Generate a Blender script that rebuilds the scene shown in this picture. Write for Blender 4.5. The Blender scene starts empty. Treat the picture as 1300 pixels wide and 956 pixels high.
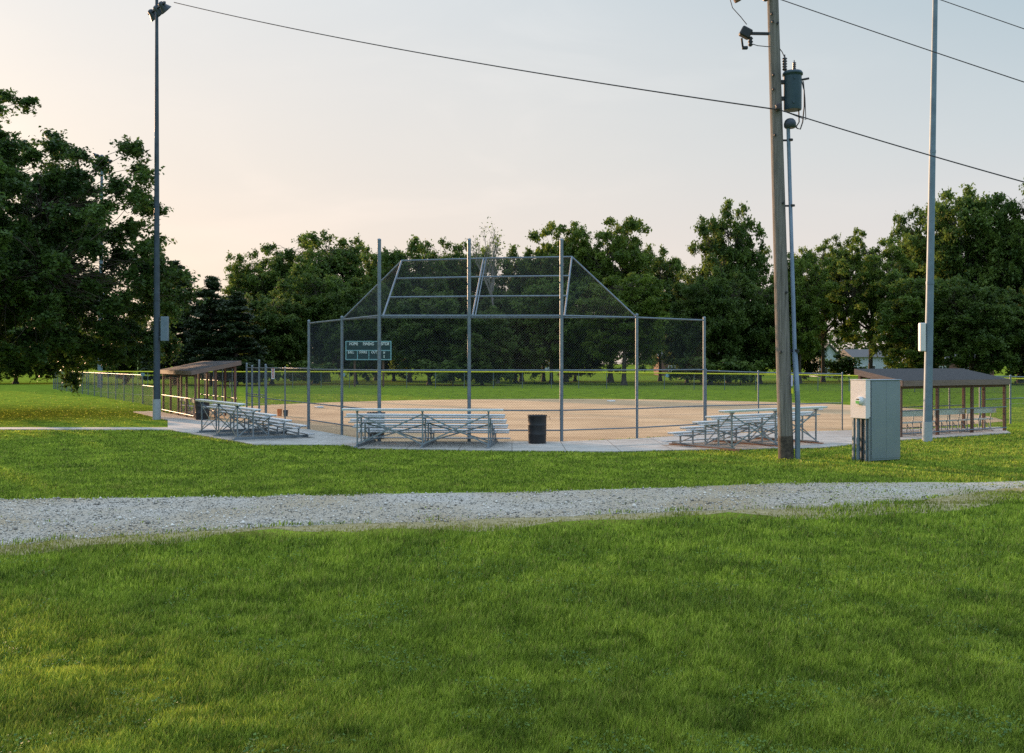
import bpy, math, random
import numpy as np
from mathutils import Vector, Matrix
R = math.radians
sc = bpy.context.scene
col = sc.collection
F = 1264.0      # focal length in photo pixels (1300 wide)
HY = 462.0      # horizon row in the photo
H = 2.6         # eye height above the field
random.seed(7)

def gp(x, y, z=0.0):
    """ground point under a photo pixel"""
    Y = F * (H - z) / (y - HY)
    return ((x - 650) / F * Y, Y, z)
def at(x, y, Y):
    return ((x - 650) / F * Y, Y, H - (y - HY) / F * Y)

# ------------------------------------------------------------------ materials
MATS = {}
def mat(name, c, rough=.7, metal=0., c2=None, scale=6., detail=4., bump=0., bscale=40., spec=.5, lo=.35, hi=.65, stretch=None):
    m = bpy.data.materials.new(name); m.use_nodes = True
    nt = m.node_tree; N = nt.nodes; L = nt.links
    b = N['Principled BSDF']
    b.inputs['Base Color'].default_value = (*c, 1)
    b.inputs['Roughness'].default_value = rough
    b.inputs['Metallic'].default_value = metal
    b.inputs['Specular IOR Level'].default_value = spec
    tc = N.new('ShaderNodeTexCoord'); mp = N.new('ShaderNodeMapping')
    L.new(tc.outputs['Object'], mp.inputs[0])
    if stretch: mp.inputs['Scale'].default_value = stretch
    if c2:
        n = N.new('ShaderNodeTexNoise'); n.inputs['Scale'].default_value = scale; n.inputs['Detail'].default_value = detail
        n.inputs['Roughness'].default_value = .65
        L.new(mp.outputs[0], n.inputs['Vector'])
        r = N.new('ShaderNodeValToRGB'); r.color_ramp.elements[0].position = lo; r.color_ramp.elements[1].position = hi
        r.color_ramp.elements[0].color = (*c, 1); r.color_ramp.elements[1].color = (*c2, 1)
        L.new(n.outputs[0], r.inputs[0]); L.new(r.outputs[0], b.inputs['Base Color'])
    if bump:
        n2 = N.new('ShaderNodeTexNoise'); n2.inputs['Scale'].default_value = bscale; n2.inputs['Detail'].default_value = 5
        L.new(mp.outputs[0], n2.inputs['Vector'])
        bp = N.new('ShaderNodeBump'); bp.inputs['Strength'].default_value = bump; bp.inputs['Distance'].default_value = .02
        L.new(n2.outputs[0], bp.inputs['Height']); L.new(bp.outputs[0], b.inputs['Normal'])
    MATS[name] = m
    return m

steel = mat('galvanised_steel', (.14,.18,.215), .5, .6, (.21,.25,.28), 9, bump=.15)
wire_m = mat('galvanised_wire', (.065,.08,.09), .75, .3)
dark_steel = mat('pole_steel', (.04,.05,.065), .5, .4, (.06,.075,.09), 3)
navy_pole = mat('backlit_pole_paint', (.03,.048,.068), .5, .2, (.055,.08,.105), 2)  # darker than the other poles; backlight against the sky put into the paint
pole_m = mat('painted_pole', (.13,.18,.225), .55, .3, (.18,.24,.29), 2.5, bump=.1)
conc_pole = mat('pole_concrete', (.30,.34,.37), .85, 0, (.38,.41,.43), 14, bump=.3)
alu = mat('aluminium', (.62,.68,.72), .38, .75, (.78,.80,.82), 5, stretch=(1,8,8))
alu_foot_shaded = mat('shaded_foot_aluminium', (.42,.45,.47), .45, .7, (.52,.55,.57), 6)  # darker than the seat aluminium; shade beneath the rows put into the colour
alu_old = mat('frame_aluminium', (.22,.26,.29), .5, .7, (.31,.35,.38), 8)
yellow = mat('yellow_cap', (.80,.72,.02), .6, 0, (.70,.64,.03), 3)
shingle = mat('shingle', (.024,.024,.026), .95, 0, (.055,.052,.052), 18, bump=.6, bscale=60)
brownwood = mat('brown_wood', (.12,.06,.04), .75, 0, (.18,.095,.065), 10, bump=.3, stretch=(1,1,.2))
fascia_m = mat('fascia_wood', (.15,.105,.085), .75, 0, (.22,.155,.125), 8, bump=.3, stretch=(.3,.3,4))
skid_m = mat('skid_wood', (.36,.17,.09), .8, 0, (.26,.12,.07), 9, bump=.3)
polewood = mat('weathered_pole_wood', (.08,.073,.066), .9, 0, (.28,.25,.22), 7, 8, bump=.8, bscale=30, stretch=(3,3,.13), lo=.3, hi=.7)
tar = mat('pole_tar', (.035,.028,.022), .9, 0, (.11,.085,.065), 9, bump=.5)
black = mat('black_plastic', (.012,.012,.014), .45, 0, (.022,.022,.024), 5, bump=.1)
blackmetal = mat('black_hardware', (.018,.02,.023), .6, .1)
transf = mat('transformer_paint', (.022,.052,.072), .5, .05, (.036,.07,.09), 6)
porcel = mat('brown_porcelain', (.03,.022,.02), .3)
cream = mat('meter_box_paint', (.62,.60,.60), .45, .1, (.68,.66,.65), 4)
stainless = mat('stainless_steel', (.235,.285,.335), .40, .7, (.27,.315,.36), 1.5, bump=.03, bscale=3)
whitep = mat('white_paint', (.78,.79,.78), .6, 0, (.70,.71,.70), 5)
redp = mat('red_letters', (.55,.04,.03), .6)
greenl = mat('green_label', (.03,.42,.05), .5)
glass_m = mat('meter_glass', (.35,.38,.38), .08, .3)
bluep = mat('blue_sign', (.25,.42,.55), .6)
scoreg = mat('scoreboard_green', (.006,.035,.04), .6, 0, (.01,.045,.05), 3)
scorew = mat('scoreboard_trim', (.22,.42,.47), .6)
whitel = mat('scoreboard_letters', (.80,.86,.88), .6)
orange_m = mat('orange_plastic', (.75,.27,.08), .5)
concrete = mat('concrete', (.34,.32,.285), .9, 0, (.47,.45,.41), 1.3, 8, bump=.25, bscale=50)
nt = concrete.node_tree; N = nt.nodes; L = nt.links
bt_ = N.new('ShaderNodeTexBrick'); bt_.offset = 0; bt_.inputs['Scale'].default_value = 1; bt_.inputs['Brick Width'].default_value = 1.6; bt_.inputs['Row Height'].default_value = 1.6
bt_.inputs['Mortar Size'].default_value = .012; bt_.inputs['Color1'].default_value = (1,1,1,1); bt_.inputs['Color2'].default_value = (.9,.9,.9,1); bt_.inputs['Mortar'].default_value = (.35,.33,.30,1)
tc_c = N.new('ShaderNodeTexCoord'); L.new(tc_c.outputs['Object'], bt_.inputs['Vector']); src = N['Principled BSDF'].inputs['Base Color'].links[0].from_socket
mu_c = N.new('ShaderNodeMix'); mu_c.data_type = 'RGBA'; mu_c.blend_type = 'MULTIPLY'; mu_c.inputs['Factor'].default_value = 1
L.new(src, mu_c.inputs['A']); L.new(bt_.outputs[0], mu_c.inputs['B']); L.new(mu_c.outputs['Result'], N['Principled BSDF'].inputs['Base Color'])
bark = mat('bark', (.055,.042,.032), .95, 0, (.12,.095,.075), 5, bump=.8, bscale=12, stretch=(1,1,.3))
palebark = mat('pale_bark', (.17,.15,.13), .9, 0, (.28,.25,.22), 4, bump=.4, stretch=(1,1,.4))
hwhite = mat('house_siding_white', (.42,.46,.50), .7, 0, (.56,.60,.64), 2)
hbrick = mat('house_brick', (.16,.075,.055), .9, 0, (.21,.11,.08), 12)
hroof = mat('house_roof', (.10,.095,.095), .95, 0, (.16,.15,.145), 6)
hwin = mat('house_glass', (.03,.035,.04), .1)
cable_m = mat('cable_black', (.02,.02,.022), .6)

def leafmat(name, cdark, clight, trans=.35):
    m = bpy.data.materials.new(name); m.use_nodes = True
    nt = m.node_tree; N = nt.nodes; L = nt.links
    b = N['Principled BSDF']; b.inputs['Roughness'].default_value = .55; b.inputs['Specular IOR Level'].default_value = .3
    a = N.new('ShaderNodeAttribute'); a.attribute_name = 'tint'
    r = N.new('ShaderNodeValToRGB'); r.color_ramp.elements[0].color = (*cdark, 1); r.color_ramp.elements[1].color = (*clight, 1)
    L.new(a.outputs['Fac'], r.inputs[0])
    L.new(r.outputs[0], b.inputs['Base Color'])
    t = N.new('ShaderNodeBsdfTranslucent'); L.new(r.outputs[0], t.inputs['Color'])
    mx = N.new('ShaderNodeMixShader'); mx.inputs[0].default_value = trans
    L.new(b.outputs[0], mx.inputs[1]); L.new(t.outputs[0], mx.inputs[2])
    L.new(mx.outputs[0], N['Material Output'].inputs[0])
    return m
leaf_near = leafmat('maple_leaf', (.020,.050,.012), (.100,.175,.034), .42)
leaf_a = leafmat('leaf_mid_green', (.042,.088,.018), (.175,.255,.046), .5)
leaf_b = leafmat('leaf_dark_green', (.038,.078,.018), (.145,.210,.044), .5)
leaf_c = leafmat('leaf_yellow_green', (.060,.110,.016), (.205,.280,.046), .5)
needle = leafmat('pine_needle', (.016,.032,.015), (.058,.085,.030), .2)

def grassmix(nt, mp_out, dark, mid, light, dry):
    """patchy grass colour from world position, shared by blades and sheet"""
    N = nt.nodes; L = nt.links
    def noise(s, d, off):
        v = N.new('ShaderNodeVectorMath'); v.operation = 'ADD'; v.inputs[1].default_value = (off, off*.7, 0)
        L.new(mp_out, v.inputs[0])
        n = N.new('ShaderNodeTexNoise'); n.inputs['Scale'].default_value = s; n.inputs['Detail'].default_value = d
        n.inputs['Roughness'].default_value = .6
        L.new(v.outputs[0], n.inputs['Vector']); return n.outputs[0]
    r = N.new('ShaderNodeValToRGB'); e = r.color_ramp.elements
    e[0].position = .34; e[0].color = (*dark, 1); e[1].position = .68; e[1].color = (*light, 1)
    q = e.new(.5); q.color = (*mid, 1)
    L.new(noise(.9, 9, 3), r.inputs[0])
    r2 = N.new('ShaderNodeValToRGB'); r2.color_ramp.elements[0].position = .62; r2.color_ramp.elements[1].position = .78
    L.new(noise(.9, 5, 31), r2.inputs[0])
    mx = N.new('ShaderNodeMix'); mx.data_type = 'RGBA'
    mm = N.new('ShaderNodeMath'); mm.operation = 'MULTIPLY'; mm.inputs[1].default_value = .5
    L.new(r2.outputs[0], mm.inputs[0]); L.new(mm.outputs[0], mx.inputs['Factor'])
    L.new(r.outputs[0], mx.inputs['A']); mx.inputs['B'].default_value = (*dry, 1)
    return mx.outputs['Result']

GD, GM, GL, GDRY = (.140,.208,.026), (.215,.300,.034), (.310,.400,.046), (.38,.34,.09)
def make_lawn():
    m = bpy.data.materials.new('lawn'); m.use_nodes = True
    nt = m.node_tree; N = nt.nodes; L = nt.links; b = N['Principled BSDF']
    b.inputs['Roughness'].default_value = 1; b.inputs['Specular IOR Level'].default_value = 0
    tc = N.new('ShaderNodeTexCoord')
    c = grassmix(nt, tc.outputs['Object'], GD, GM, GL, GDRY)
    fine = N.new('ShaderNodeTexNoise'); fine.inputs['Scale'].default_value = 22; fine.inputs['Detail'].default_value = 6
    mp = N.new('ShaderNodeMapping'); mp.inputs['Scale'].default_value = (1, .45, 1)
    L.new(tc.outputs['Object'], mp.inputs[0]); L.new(mp.outputs[0], fine.inputs['Vector'])
    rr = N.new('ShaderNodeValToRGB'); rr.color_ramp.elements[0].position = .3; rr.color_ramp.elements[0].color = (.42,.45,.42,1)
    rr.color_ramp.elements[1].position = .7; rr.color_ramp.elements[1].color = (1.05,1.05,1.0,1)
    L.new(fine.outputs[0], rr.inputs[0])
    mu = N.new('ShaderNodeMix'); mu.data_type = 'RGBA'; mu.blend_type = 'MULTIPLY'; mu.inputs['Factor'].default_value = 1
    L.new(c, mu.inputs['A']); L.new(rr.outputs[0], mu.inputs['B'])
    L.new(mu.outputs['Result'], b.inputs['Base Color'])
    bp = N.new('ShaderNodeBump'); bp.inputs['Strength'].default_value = .6; bp.inputs['Distance'].default_value = .04
    L.new(fine.outputs[0], bp.inputs['Height']); L.new(bp.outputs[0], b.inputs['Normal'])
    return m
lawn = make_lawn()
def make_blade():
    m = bpy.data.materials.new('grass_blade'); m.use_nodes = True
    nt = m.node_tree; N = nt.nodes; L = nt.links; b = N['Principled BSDF']
    b.inputs['Roughness'].default_value = .6; b.inputs['Specular IOR Level'].default_value = .2
    tc = N.new('ShaderNodeTexCoord'); mp = N.new('ShaderNodeMapping'); mp.inputs['Scale'].default_value = (1,1,0)
    L.new(tc.outputs['Object'], mp.inputs[0])
    c = grassmix(nt, mp.outputs[0], GD, GM, GL, GDRY)
    a = N.new('ShaderNodeAttribute'); a.attribute_name = 'tint'
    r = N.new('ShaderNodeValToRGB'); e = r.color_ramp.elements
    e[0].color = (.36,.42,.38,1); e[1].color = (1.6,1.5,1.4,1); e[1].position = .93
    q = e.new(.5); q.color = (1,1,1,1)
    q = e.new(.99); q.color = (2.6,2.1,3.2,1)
    L.new(a.outputs['Fac'], r.inputs[0])
    mu = N.new('ShaderNodeMix'); mu.data_type = 'RGBA'; mu.blend_type = 'MULTIPLY'; mu.inputs['Factor'].default_value = 1
    L.new(c, mu.inputs['A']); L.new(r.outputs[0], mu.inputs['B'])
    d = N.new('ShaderNodeAttribute'); d.attribute_name = 'dry'
    m2 = N.new('ShaderNodeMix'); m2.data_type = 'RGBA'; m2.inputs['B'].default_value = (.42,.33,.12,1)
    L.new(d.outputs['Fac'], m2.inputs['Factor']); L.new(mu.outputs['Result'], m2.inputs['A'])
    L.new(m2.outputs['Result'], b.inputs['Base Color'])
    t = N.new('ShaderNodeBsdfTranslucent'); L.new(m2.outputs['Result'], t.inputs['Color'])
    mx = N.new('ShaderNodeMixShader'); mx.inputs[0].default_value = .4
    L.new(b.outputs[0], mx.inputs[1]); L.new(t.outputs[0], mx.inputs[2]); L.new(mx.outputs[0], N['Material Output'].inputs[0])
    return m
blade_m = make_blade()

def speckle(name, c1, c2, c3, scale, rough=.95, bump=.6, patch=None, streak=False):
    m = bpy.data.materials.new(name); m.use_nodes = True
    nt = m.node_tree; N = nt.nodes; L = nt.links; b = N['Principled BSDF']; b.inputs['Roughness'].default_value = rough
    b.inputs['Specular IOR Level'].default_value = .2
    tc = N.new('ShaderNodeTexCoord')
    v = N.new('ShaderNodeTexVoronoi'); v.inputs['Scale'].default_value = scale
    L.new(tc.outputs['Object'], v.inputs['Vector'])
    r = N.new('ShaderNodeValToRGB'); e = r.color_ramp.elements
    e[0].color = (*c1, 1); e[1].color = (*c3, 1); q = e.new(.5); q.color = (*c2, 1)
    sx = N.new('ShaderNodeSeparateColor'); L.new(v.outputs['Color'], sx.inputs[0]); L.new(sx.outputs[0], r.inputs[0])
    n = N.new('ShaderNodeTexNoise'); n.inputs['Scale'].default_value = .35; n.inputs['Detail'].default_value = 7
    L.new(tc.outputs['Object'], n.inputs['Vector'])
    r2 = N.new('ShaderNodeValToRGB'); r2.color_ramp.elements[0].position = .35; r2.color_ramp.elements[1].position = .65
    r2.color_ramp.elements[0].color = (.82,.82,.82,1); r2.color_ramp.elements[1].color = (1.06,1.05,1.03,1)
    if patch: r2.color_ramp.elements[0].color = (*patch, 1)
    L.new(n.outputs[0], r2.inputs[0])
    mu = N.new('ShaderNodeMix'); mu.data_type = 'RGBA'; mu.blend_type = 'MULTIPLY'; mu.inputs['Factor'].default_value = 1
    L.new(r.outputs[0], mu.inputs['A']); L.new(r2.outputs[0], mu.inputs['B']); L.new(mu.outputs['Result'], b.inputs['Base Color'])
    if streak:
        mp = N.new('ShaderNodeMapping'); mp.inputs['Scale'].default_value = (.12,1.1,1); mp.inputs['Rotation'].default_value = (0,0,R(6)); L.new(tc.outputs['Object'], mp.inputs[0])
        n3 = N.new('ShaderNodeTexNoise'); n3.inputs['Scale'].default_value = 1.5; n3.inputs['Detail'].default_value = 8; n3.inputs['Roughness'].default_value = .7; L.new(mp.outputs[0], n3.inputs['Vector'])
        r3 = N.new('ShaderNodeValToRGB'); r3.color_ramp.elements[0].position = .36; r3.color_ramp.elements[0].color = (.70,.67,.63,1); r3.color_ramp.elements[1].position = .62; r3.color_ramp.elements[1].color = (1.05,1.05,1.05,1)
        L.new(n3.outputs[0], r3.inputs[0]); m4 = N.new('ShaderNodeMix'); m4.data_type = 'RGBA'; m4.blend_type = 'MULTIPLY'; m4.inputs['Factor'].default_value = 1
        L.new(mu.outputs['Result'], m4.inputs['A']); L.new(r3.outputs[0], m4.inputs['B']); L.new(m4.outputs['Result'], b.inputs['Base Color'])
    bp = N.new('ShaderNodeBump'); bp.inputs['Strength'].default_value = bump; bp.inputs['Distance'].default_value = .01
    L.new(v.outputs['Distance'], bp.inputs['Height']); L.new(bp.outputs[0], b.inputs['Normal'])
    return m
gravel_m = speckle('gravel_bed', (.26,.24,.21), (.42,.395,.355), (.56,.53,.48), 60, patch=(.85,.72,.50))
dirt_m = speckle('infield_clay', (.54,.37,.21), (.61,.425,.25), (.67,.48,.295), 30, bump=.2, patch=(.82,.79,.76), streak=True)

# ------------------------------------------------------------------ object helpers
def tag(o, label=None, cat=None, group=None, kind=None):
    if label: o['label'] = label
    if cat: o['category'] = cat
    if group: o['group'] = group
    if kind: o['kind'] = kind
    return o
def thing(name, label, cat, loc=(0,0,0), rz=0, group=None):
    o = bpy.data.objects.new(name, None); col.objects.link(o)
    o.location = loc; o.rotation_euler = (0,0,rz); o.empty_display_size = .3
    return tag(o, label, cat, group)
def wloc(o):
    v = Vector((0,0,0))
    while o: v += Vector(o.location); o = o.parent
    return v
def copy_tree(o, parent=None):
    c = o.copy(); col.objects.link(c); c.parent = parent
    for ch in o.children: copy_tree(ch, c)
    return c
def np_mesh(name, V, Q, m, parent=None, attrs=None, smooth=False):
    """V (n,3) array, Q (m,4) or (m,3) array"""
    me = bpy.data.meshes.new(name); n = len(V); k = Q.shape[1]
    me.vertices.add(n); me.vertices.foreach_set('co', np.asarray(V, dtype=np.float32).ravel())
    me.loops.add(Q.size); me.loops.foreach_set('vertex_index', Q.astype(np.int32).ravel())
    me.polygons.add(len(Q)); me.polygons.foreach_set('loop_start', np.arange(0, Q.size, k, dtype=np.int32))
    me.polygons.foreach_set('loop_total', np.full(len(Q), k, dtype=np.int32))
    if smooth: me.polygons.foreach_set('use_smooth', np.ones(len(Q), dtype=bool))
    for an, av in (attrs or {}).items():
        a = me.attributes.new(an, 'FLOAT', 'POINT'); a.data.foreach_set('value', np.asarray(av, dtype=np.float32))
    me.materials.append(m); me.update(calc_edges=True)
    o = bpy.data.objects.new(name, me); col.objects.link(o)
    if parent: o.parent = parent
    return o

class MB:
    def __init__(s): s.V = []; s.Fc = []; s.sm = []
    def add(s, vs, fs, smooth=False):
        b = len(s.V); s.V += [tuple(v) for v in vs]; s.Fc += [tuple(i + b for i in f) for f in fs]; s.sm += [smooth] * len(fs)
    def box(s, c, size, rz=0, bev=0, M=None):
        x, y, z = (q / 2 for q in size)
        pts = []
        if bev:
            b = min(bev, x*.9, y*.9, z*.9)
            import itertools
            # chamfered box through bmesh is heavy; build the 24-vertex chamfer by hand
            vs = []; idx = {}
            for sx in (-1,1):
                for sy in (-1,1):
                    for sz in (-1,1):
                        for ax in range(3):
                            p = [sx*(x-b), sy*(y-b), sz*(z-b)]
                            p[ax] = (sx*x, sy*y, sz*z)[ax]
                            idx[(sx,sy,sz,ax)] = len(vs); vs.append(Vector(p))
            fs = []
            for ax in range(3):
                o1, o2 = [a for a in range(3) if a != ax]
                for sg in (-1,1):
                    f = []
                    for a, c2 in ((-1,-1),(1,-1),(1,1),(-1,1)):
                        k = [0,0,0]; k[ax] = sg; k[o1] = a; k[o2] = c2
                        f.append(idx[(*k, ax)])
                    fs.append(f)
            for ax in range(3):   # edges parallel to ax
                o1, o2 = [a for a in range(3) if a != ax]
                for a in (-1,1):
                    for c2 in (-1,1):
                        k1 = [0,0,0]; k1[o1] = a; k1[o2] = c2; k2 = list(k1); k1[ax] = -1; k2[ax] = 1
                        fs.append([idx[(*k1,o1)], idx[(*k2,o1)], idx[(*k2,o2)], idx[(*k1,o2)]])
            for sx in (-1,1):
                for sy in (-1,1):
                    for sz in (-1,1):
                        fs.append([idx[(sx,sy,sz,0)], idx[(sx,sy,sz,1)], idx[(sx,sy,sz,2)]])
        else:
            vs = [Vector(p) for p in ((-x,-y,-z),(x,-y,-z),(x,y,-z),(-x,y,-z),(-x,-y,z),(x,-y,z),(x,y,z),(-x,y,z))]
            fs = [(0,3,2,1),(4,5,6,7),(0,1,5,4),(1,2,6,5),(2,3,7,6),(3,0,4,7)]
        Mx = M or Matrix.Rotation(rz, 4, 'Z')
        s.add([Mx @ v + Vector(c) for v in vs], fs)
    def tube(s, pts, r, n=8, cap=True):
        pts = [Vector(p) for p in pts]; k = len(pts)
        rs = r if isinstance(r, (list, tuple)) else [r] * k
        vs = []; prev = None
        for i, p in enumerate(pts):
            d = (pts[min(i+1,k-1)] - pts[max(i-1,0)]).normalized()
            if prev is None:
                a = d.cross(Vector((0,0,1)));
                if a.length < .05: a = d.cross(Vector((0,1,0)))
            else: a = prev - d * prev.dot(d)
            a.normalize(); prev = a; b = d.cross(a)
            for j in range(n):
                t = 2*math.pi*(j+.5)/n
                vs.append(p + (a*math.cos(t) + b*math.sin(t))*rs[i])
        fs = [(i*n+j, i*n+(j+1)%n, (i+1)*n+(j+1)%n, (i+1)*n+j) for i in range(k-1) for j in range(n)]
        s.add(vs, fs, n > 4)
        if cap and n > 2: s.add(vs[:n], [tuple(range(n))]); s.add(vs[-n:], [tuple(range(n-1,-1,-1))])
    def bar(s, p, q, w, h=None, up=(0,0,1)):
        """square-section bar from p to q"""
        p, q = Vector(p), Vector(q); h = h or w
        d = (q-p).normalized(); u = Vector(up)
        if abs(d.dot(u)) > .98: u = Vector((0,1,0))
        a = d.cross(u).normalized(); b = a.cross(d).normalized()
        vs = [e + a*sx*w/2 + b*sy*h/2 for e in (p,q) for sx,sy in ((-1,-1),(1,-1),(1,1),(-1,1))]
        s.add(vs, [(0,3,2,1),(4,5,6,7),(0,1,5,4),(1,2,6,5),(2,3,7,6),(3,0,4,7)])
    def lathe(s, c, prof, n=16, M=None):
        vs = []; c = Vector(c)
        for r, z in prof:
            for j in range(n):
                t = 2*math.pi*j/n; v = Vector((r*math.cos(t), r*math.sin(t), z))
                vs.append((M @ v if M else v) + c)
        k = len(prof)
        s.add(vs, [(i*n+j, i*n+(j+1)%n, (i+1)*n+(j+1)%n, (i+1)*n+j) for i in range(k-1) for j in range(n)], True)
        s.add(vs[:n], [tuple(range(n))[::-1]]); s.add(vs[-n:], [tuple(range(n))])
    def prism(s, poly, d):
        """poly: list of 3d points, extruded by vector d"""
        a = [Vector(p) for p in poly]; d = Vector(d); n = len(a)
        s.add(a + [p + d for p in a], [tuple(range(n))[::-1], tuple(range(n, 2*n))] + [(i, (i+1)%n, n+(i+1)%n, n+i) for i in range(n)])
    def chain(s, poly, pitch=.088, r=.0022, n=3):
        r = min(r, .0021) if pitch < .09 else r
        """woven wire: two diagonal families clipped to a planar convex polygon"""
        P = [Vector(p) for p in poly]; o = P[0]; u = (P[1]-P[0]).normalized()
        nn = u.cross(P[2]-P[0]).normalized(); v = nn.cross(u)
        Q = [((p-o).dot(u), (p-o).dot(v)) for p in P]
        for sg in (1,-1):
            ks = [q[0] - sg*q[1] for q in Q]; k = math.floor(min(ks)/pitch)*pitch
            while k < max(ks):
                k += pitch; hits = []
                for i in range(len(Q)):
                    (x0,y0),(x1,y1) = Q[i], Q[(i+1)%len(Q)]
                    a = x0 - sg*y0 - k; b = x1 - sg*y1 - k
                    if a*b < 0:
                        t = a/(a-b); hits.append((x0+(x1-x0)*t, y0+(y1-y0)*t))
                if len(hits) == 2:
                    e = [o + u*h[0] + v*h[1] + nn*(.002*sg) for h in hits]
                    if (e[1]-e[0]).length > .02: s.tube(e, r, n, cap=False)
    def build(s, name, m, parent=None, world=True):
        me = bpy.data.meshes.new(name)
        off = wloc(parent) if (parent and world) else Vector((0,0,0))
        me.from_pydata([(v[0]-off.x, v[1]-off.y, v[2]-off.z) for v in s.V], [], s.Fc)
        me.polygons.foreach_set('use_smooth', s.sm); me.materials.append(m); me.update()
        o = bpy.data.objects.new(name, me); col.objects.link(o)
        if parent: o.parent = parent
        return o

def text_part(name, txt, m, parent, loc, size, rot, ext=.004):
    c = bpy.data.curves.new(name, 'FONT'); c.body = txt; c.size = size; c.align_x = 'CENTER'; c.align_y = 'CENTER'; c.extrude = ext
    c.offset = size*.02
    c.materials.append(m)
    tmp = bpy.data.objects.new(name, c); me = bpy.data.meshes.new_from_object(tmp); bpy.data.objects.remove(tmp)
    o = bpy.data.objects.new(name, me); col.objects.link(o); o.parent = parent
    w = wloc(parent); o.location = (loc[0]-w.x, loc[1]-w.y, loc[2]-w.z); o.rotation_euler = rot
    return o

# ------------------------------------------------------------------ world & sun
SUN_AZ, SUN_EL = R(-40), R(8.5)          # azimuth measured from +Y (view direction), negative = left
sd = Vector((math.sin(SUN_AZ)*math.cos(SUN_EL), math.cos(SUN_AZ)*math.cos(SUN_EL), math.sin(SUN_EL)))
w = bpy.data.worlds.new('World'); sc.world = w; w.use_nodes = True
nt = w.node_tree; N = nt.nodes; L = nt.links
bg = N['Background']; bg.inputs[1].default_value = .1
sky = N.new('ShaderNodeTexSky'); sky.sky_type = 'NISHITA'; sky.sun_disc = False
sky.sun_elevation = SUN_EL; sky.sun_rotation = SUN_AZ; sky.dust_density = 2.0; sky.air_density = 1.0
tc = N.new('ShaderNodeTexCoord')
sep = N.new('ShaderNodeSeparateXYZ'); L.new(tc.outputs['Generated'], sep.inputs[0])
def ramp(inp, stops):
    r = N.new('ShaderNodeValToRGB'); e = r.color_ramp.elements
    e[0].position, e[0].color = stops[0][0], (*stops[0][1], 1); e[1].position, e[1].color = stops[-1][0], (*stops[-1][1], 1)
    for p, c in stops[1:-1]: q = e.new(p); q.color = (*c, 1)
    L.new(inp, r.inputs[0]); return r.outputs[0]
# thin evening veil of high cloud: warm towards the sun, blue-grey away from it; overhead, out of view, brightened as added fill
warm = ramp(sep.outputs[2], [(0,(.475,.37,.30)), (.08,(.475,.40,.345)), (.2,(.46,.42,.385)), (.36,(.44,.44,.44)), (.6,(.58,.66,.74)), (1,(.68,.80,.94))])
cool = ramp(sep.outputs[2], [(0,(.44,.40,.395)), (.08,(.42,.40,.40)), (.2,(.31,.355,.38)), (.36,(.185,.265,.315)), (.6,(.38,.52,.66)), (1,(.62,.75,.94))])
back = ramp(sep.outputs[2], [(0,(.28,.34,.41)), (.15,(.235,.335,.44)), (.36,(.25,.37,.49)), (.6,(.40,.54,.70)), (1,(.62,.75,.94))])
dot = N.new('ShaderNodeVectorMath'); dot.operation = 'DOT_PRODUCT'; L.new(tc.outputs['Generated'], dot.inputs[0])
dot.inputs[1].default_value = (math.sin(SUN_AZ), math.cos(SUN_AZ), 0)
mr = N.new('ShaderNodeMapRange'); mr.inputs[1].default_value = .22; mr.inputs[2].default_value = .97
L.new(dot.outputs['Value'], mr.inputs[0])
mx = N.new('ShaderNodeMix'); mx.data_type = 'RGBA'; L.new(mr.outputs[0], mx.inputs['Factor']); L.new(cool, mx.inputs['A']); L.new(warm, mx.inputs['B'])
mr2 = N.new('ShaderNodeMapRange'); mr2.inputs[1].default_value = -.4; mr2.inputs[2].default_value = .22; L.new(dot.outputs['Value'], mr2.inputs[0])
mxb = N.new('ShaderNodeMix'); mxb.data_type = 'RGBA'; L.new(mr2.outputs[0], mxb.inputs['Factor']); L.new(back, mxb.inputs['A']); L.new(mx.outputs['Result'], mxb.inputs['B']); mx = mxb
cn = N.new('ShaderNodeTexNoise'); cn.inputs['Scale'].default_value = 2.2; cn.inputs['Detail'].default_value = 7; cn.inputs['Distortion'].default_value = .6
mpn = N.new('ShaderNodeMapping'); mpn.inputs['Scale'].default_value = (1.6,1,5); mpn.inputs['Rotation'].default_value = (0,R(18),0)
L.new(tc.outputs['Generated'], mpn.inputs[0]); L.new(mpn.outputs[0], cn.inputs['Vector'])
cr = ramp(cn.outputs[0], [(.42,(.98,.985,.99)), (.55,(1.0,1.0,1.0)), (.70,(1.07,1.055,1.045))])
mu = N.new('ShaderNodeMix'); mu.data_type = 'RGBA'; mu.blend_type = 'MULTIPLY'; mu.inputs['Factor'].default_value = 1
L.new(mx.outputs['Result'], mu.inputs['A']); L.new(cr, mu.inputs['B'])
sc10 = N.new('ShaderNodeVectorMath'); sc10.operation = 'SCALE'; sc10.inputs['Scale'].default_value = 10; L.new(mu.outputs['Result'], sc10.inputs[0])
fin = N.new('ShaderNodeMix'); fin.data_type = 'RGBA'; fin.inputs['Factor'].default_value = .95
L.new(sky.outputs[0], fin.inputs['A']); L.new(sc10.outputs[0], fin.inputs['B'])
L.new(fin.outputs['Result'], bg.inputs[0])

sl = bpy.data.lights.new('sun', 'SUN'); sl.energy = 3.9; sl.angle = R(1.0); sl.color = (1,.61,.35)
so = bpy.data.objects.new('sun', sl); col.objects.link(so)
so.rotation_euler = (-sd).to_track_quat('-Z', 'Y').to_euler()
sc.view_settings.view_transform = 'Standard'; sc.view_settings.look = 'None'; sc.view_settings.gamma = 1
sc.view_settings.exposure = .95
sc.cycles.use_denoising = False

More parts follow.
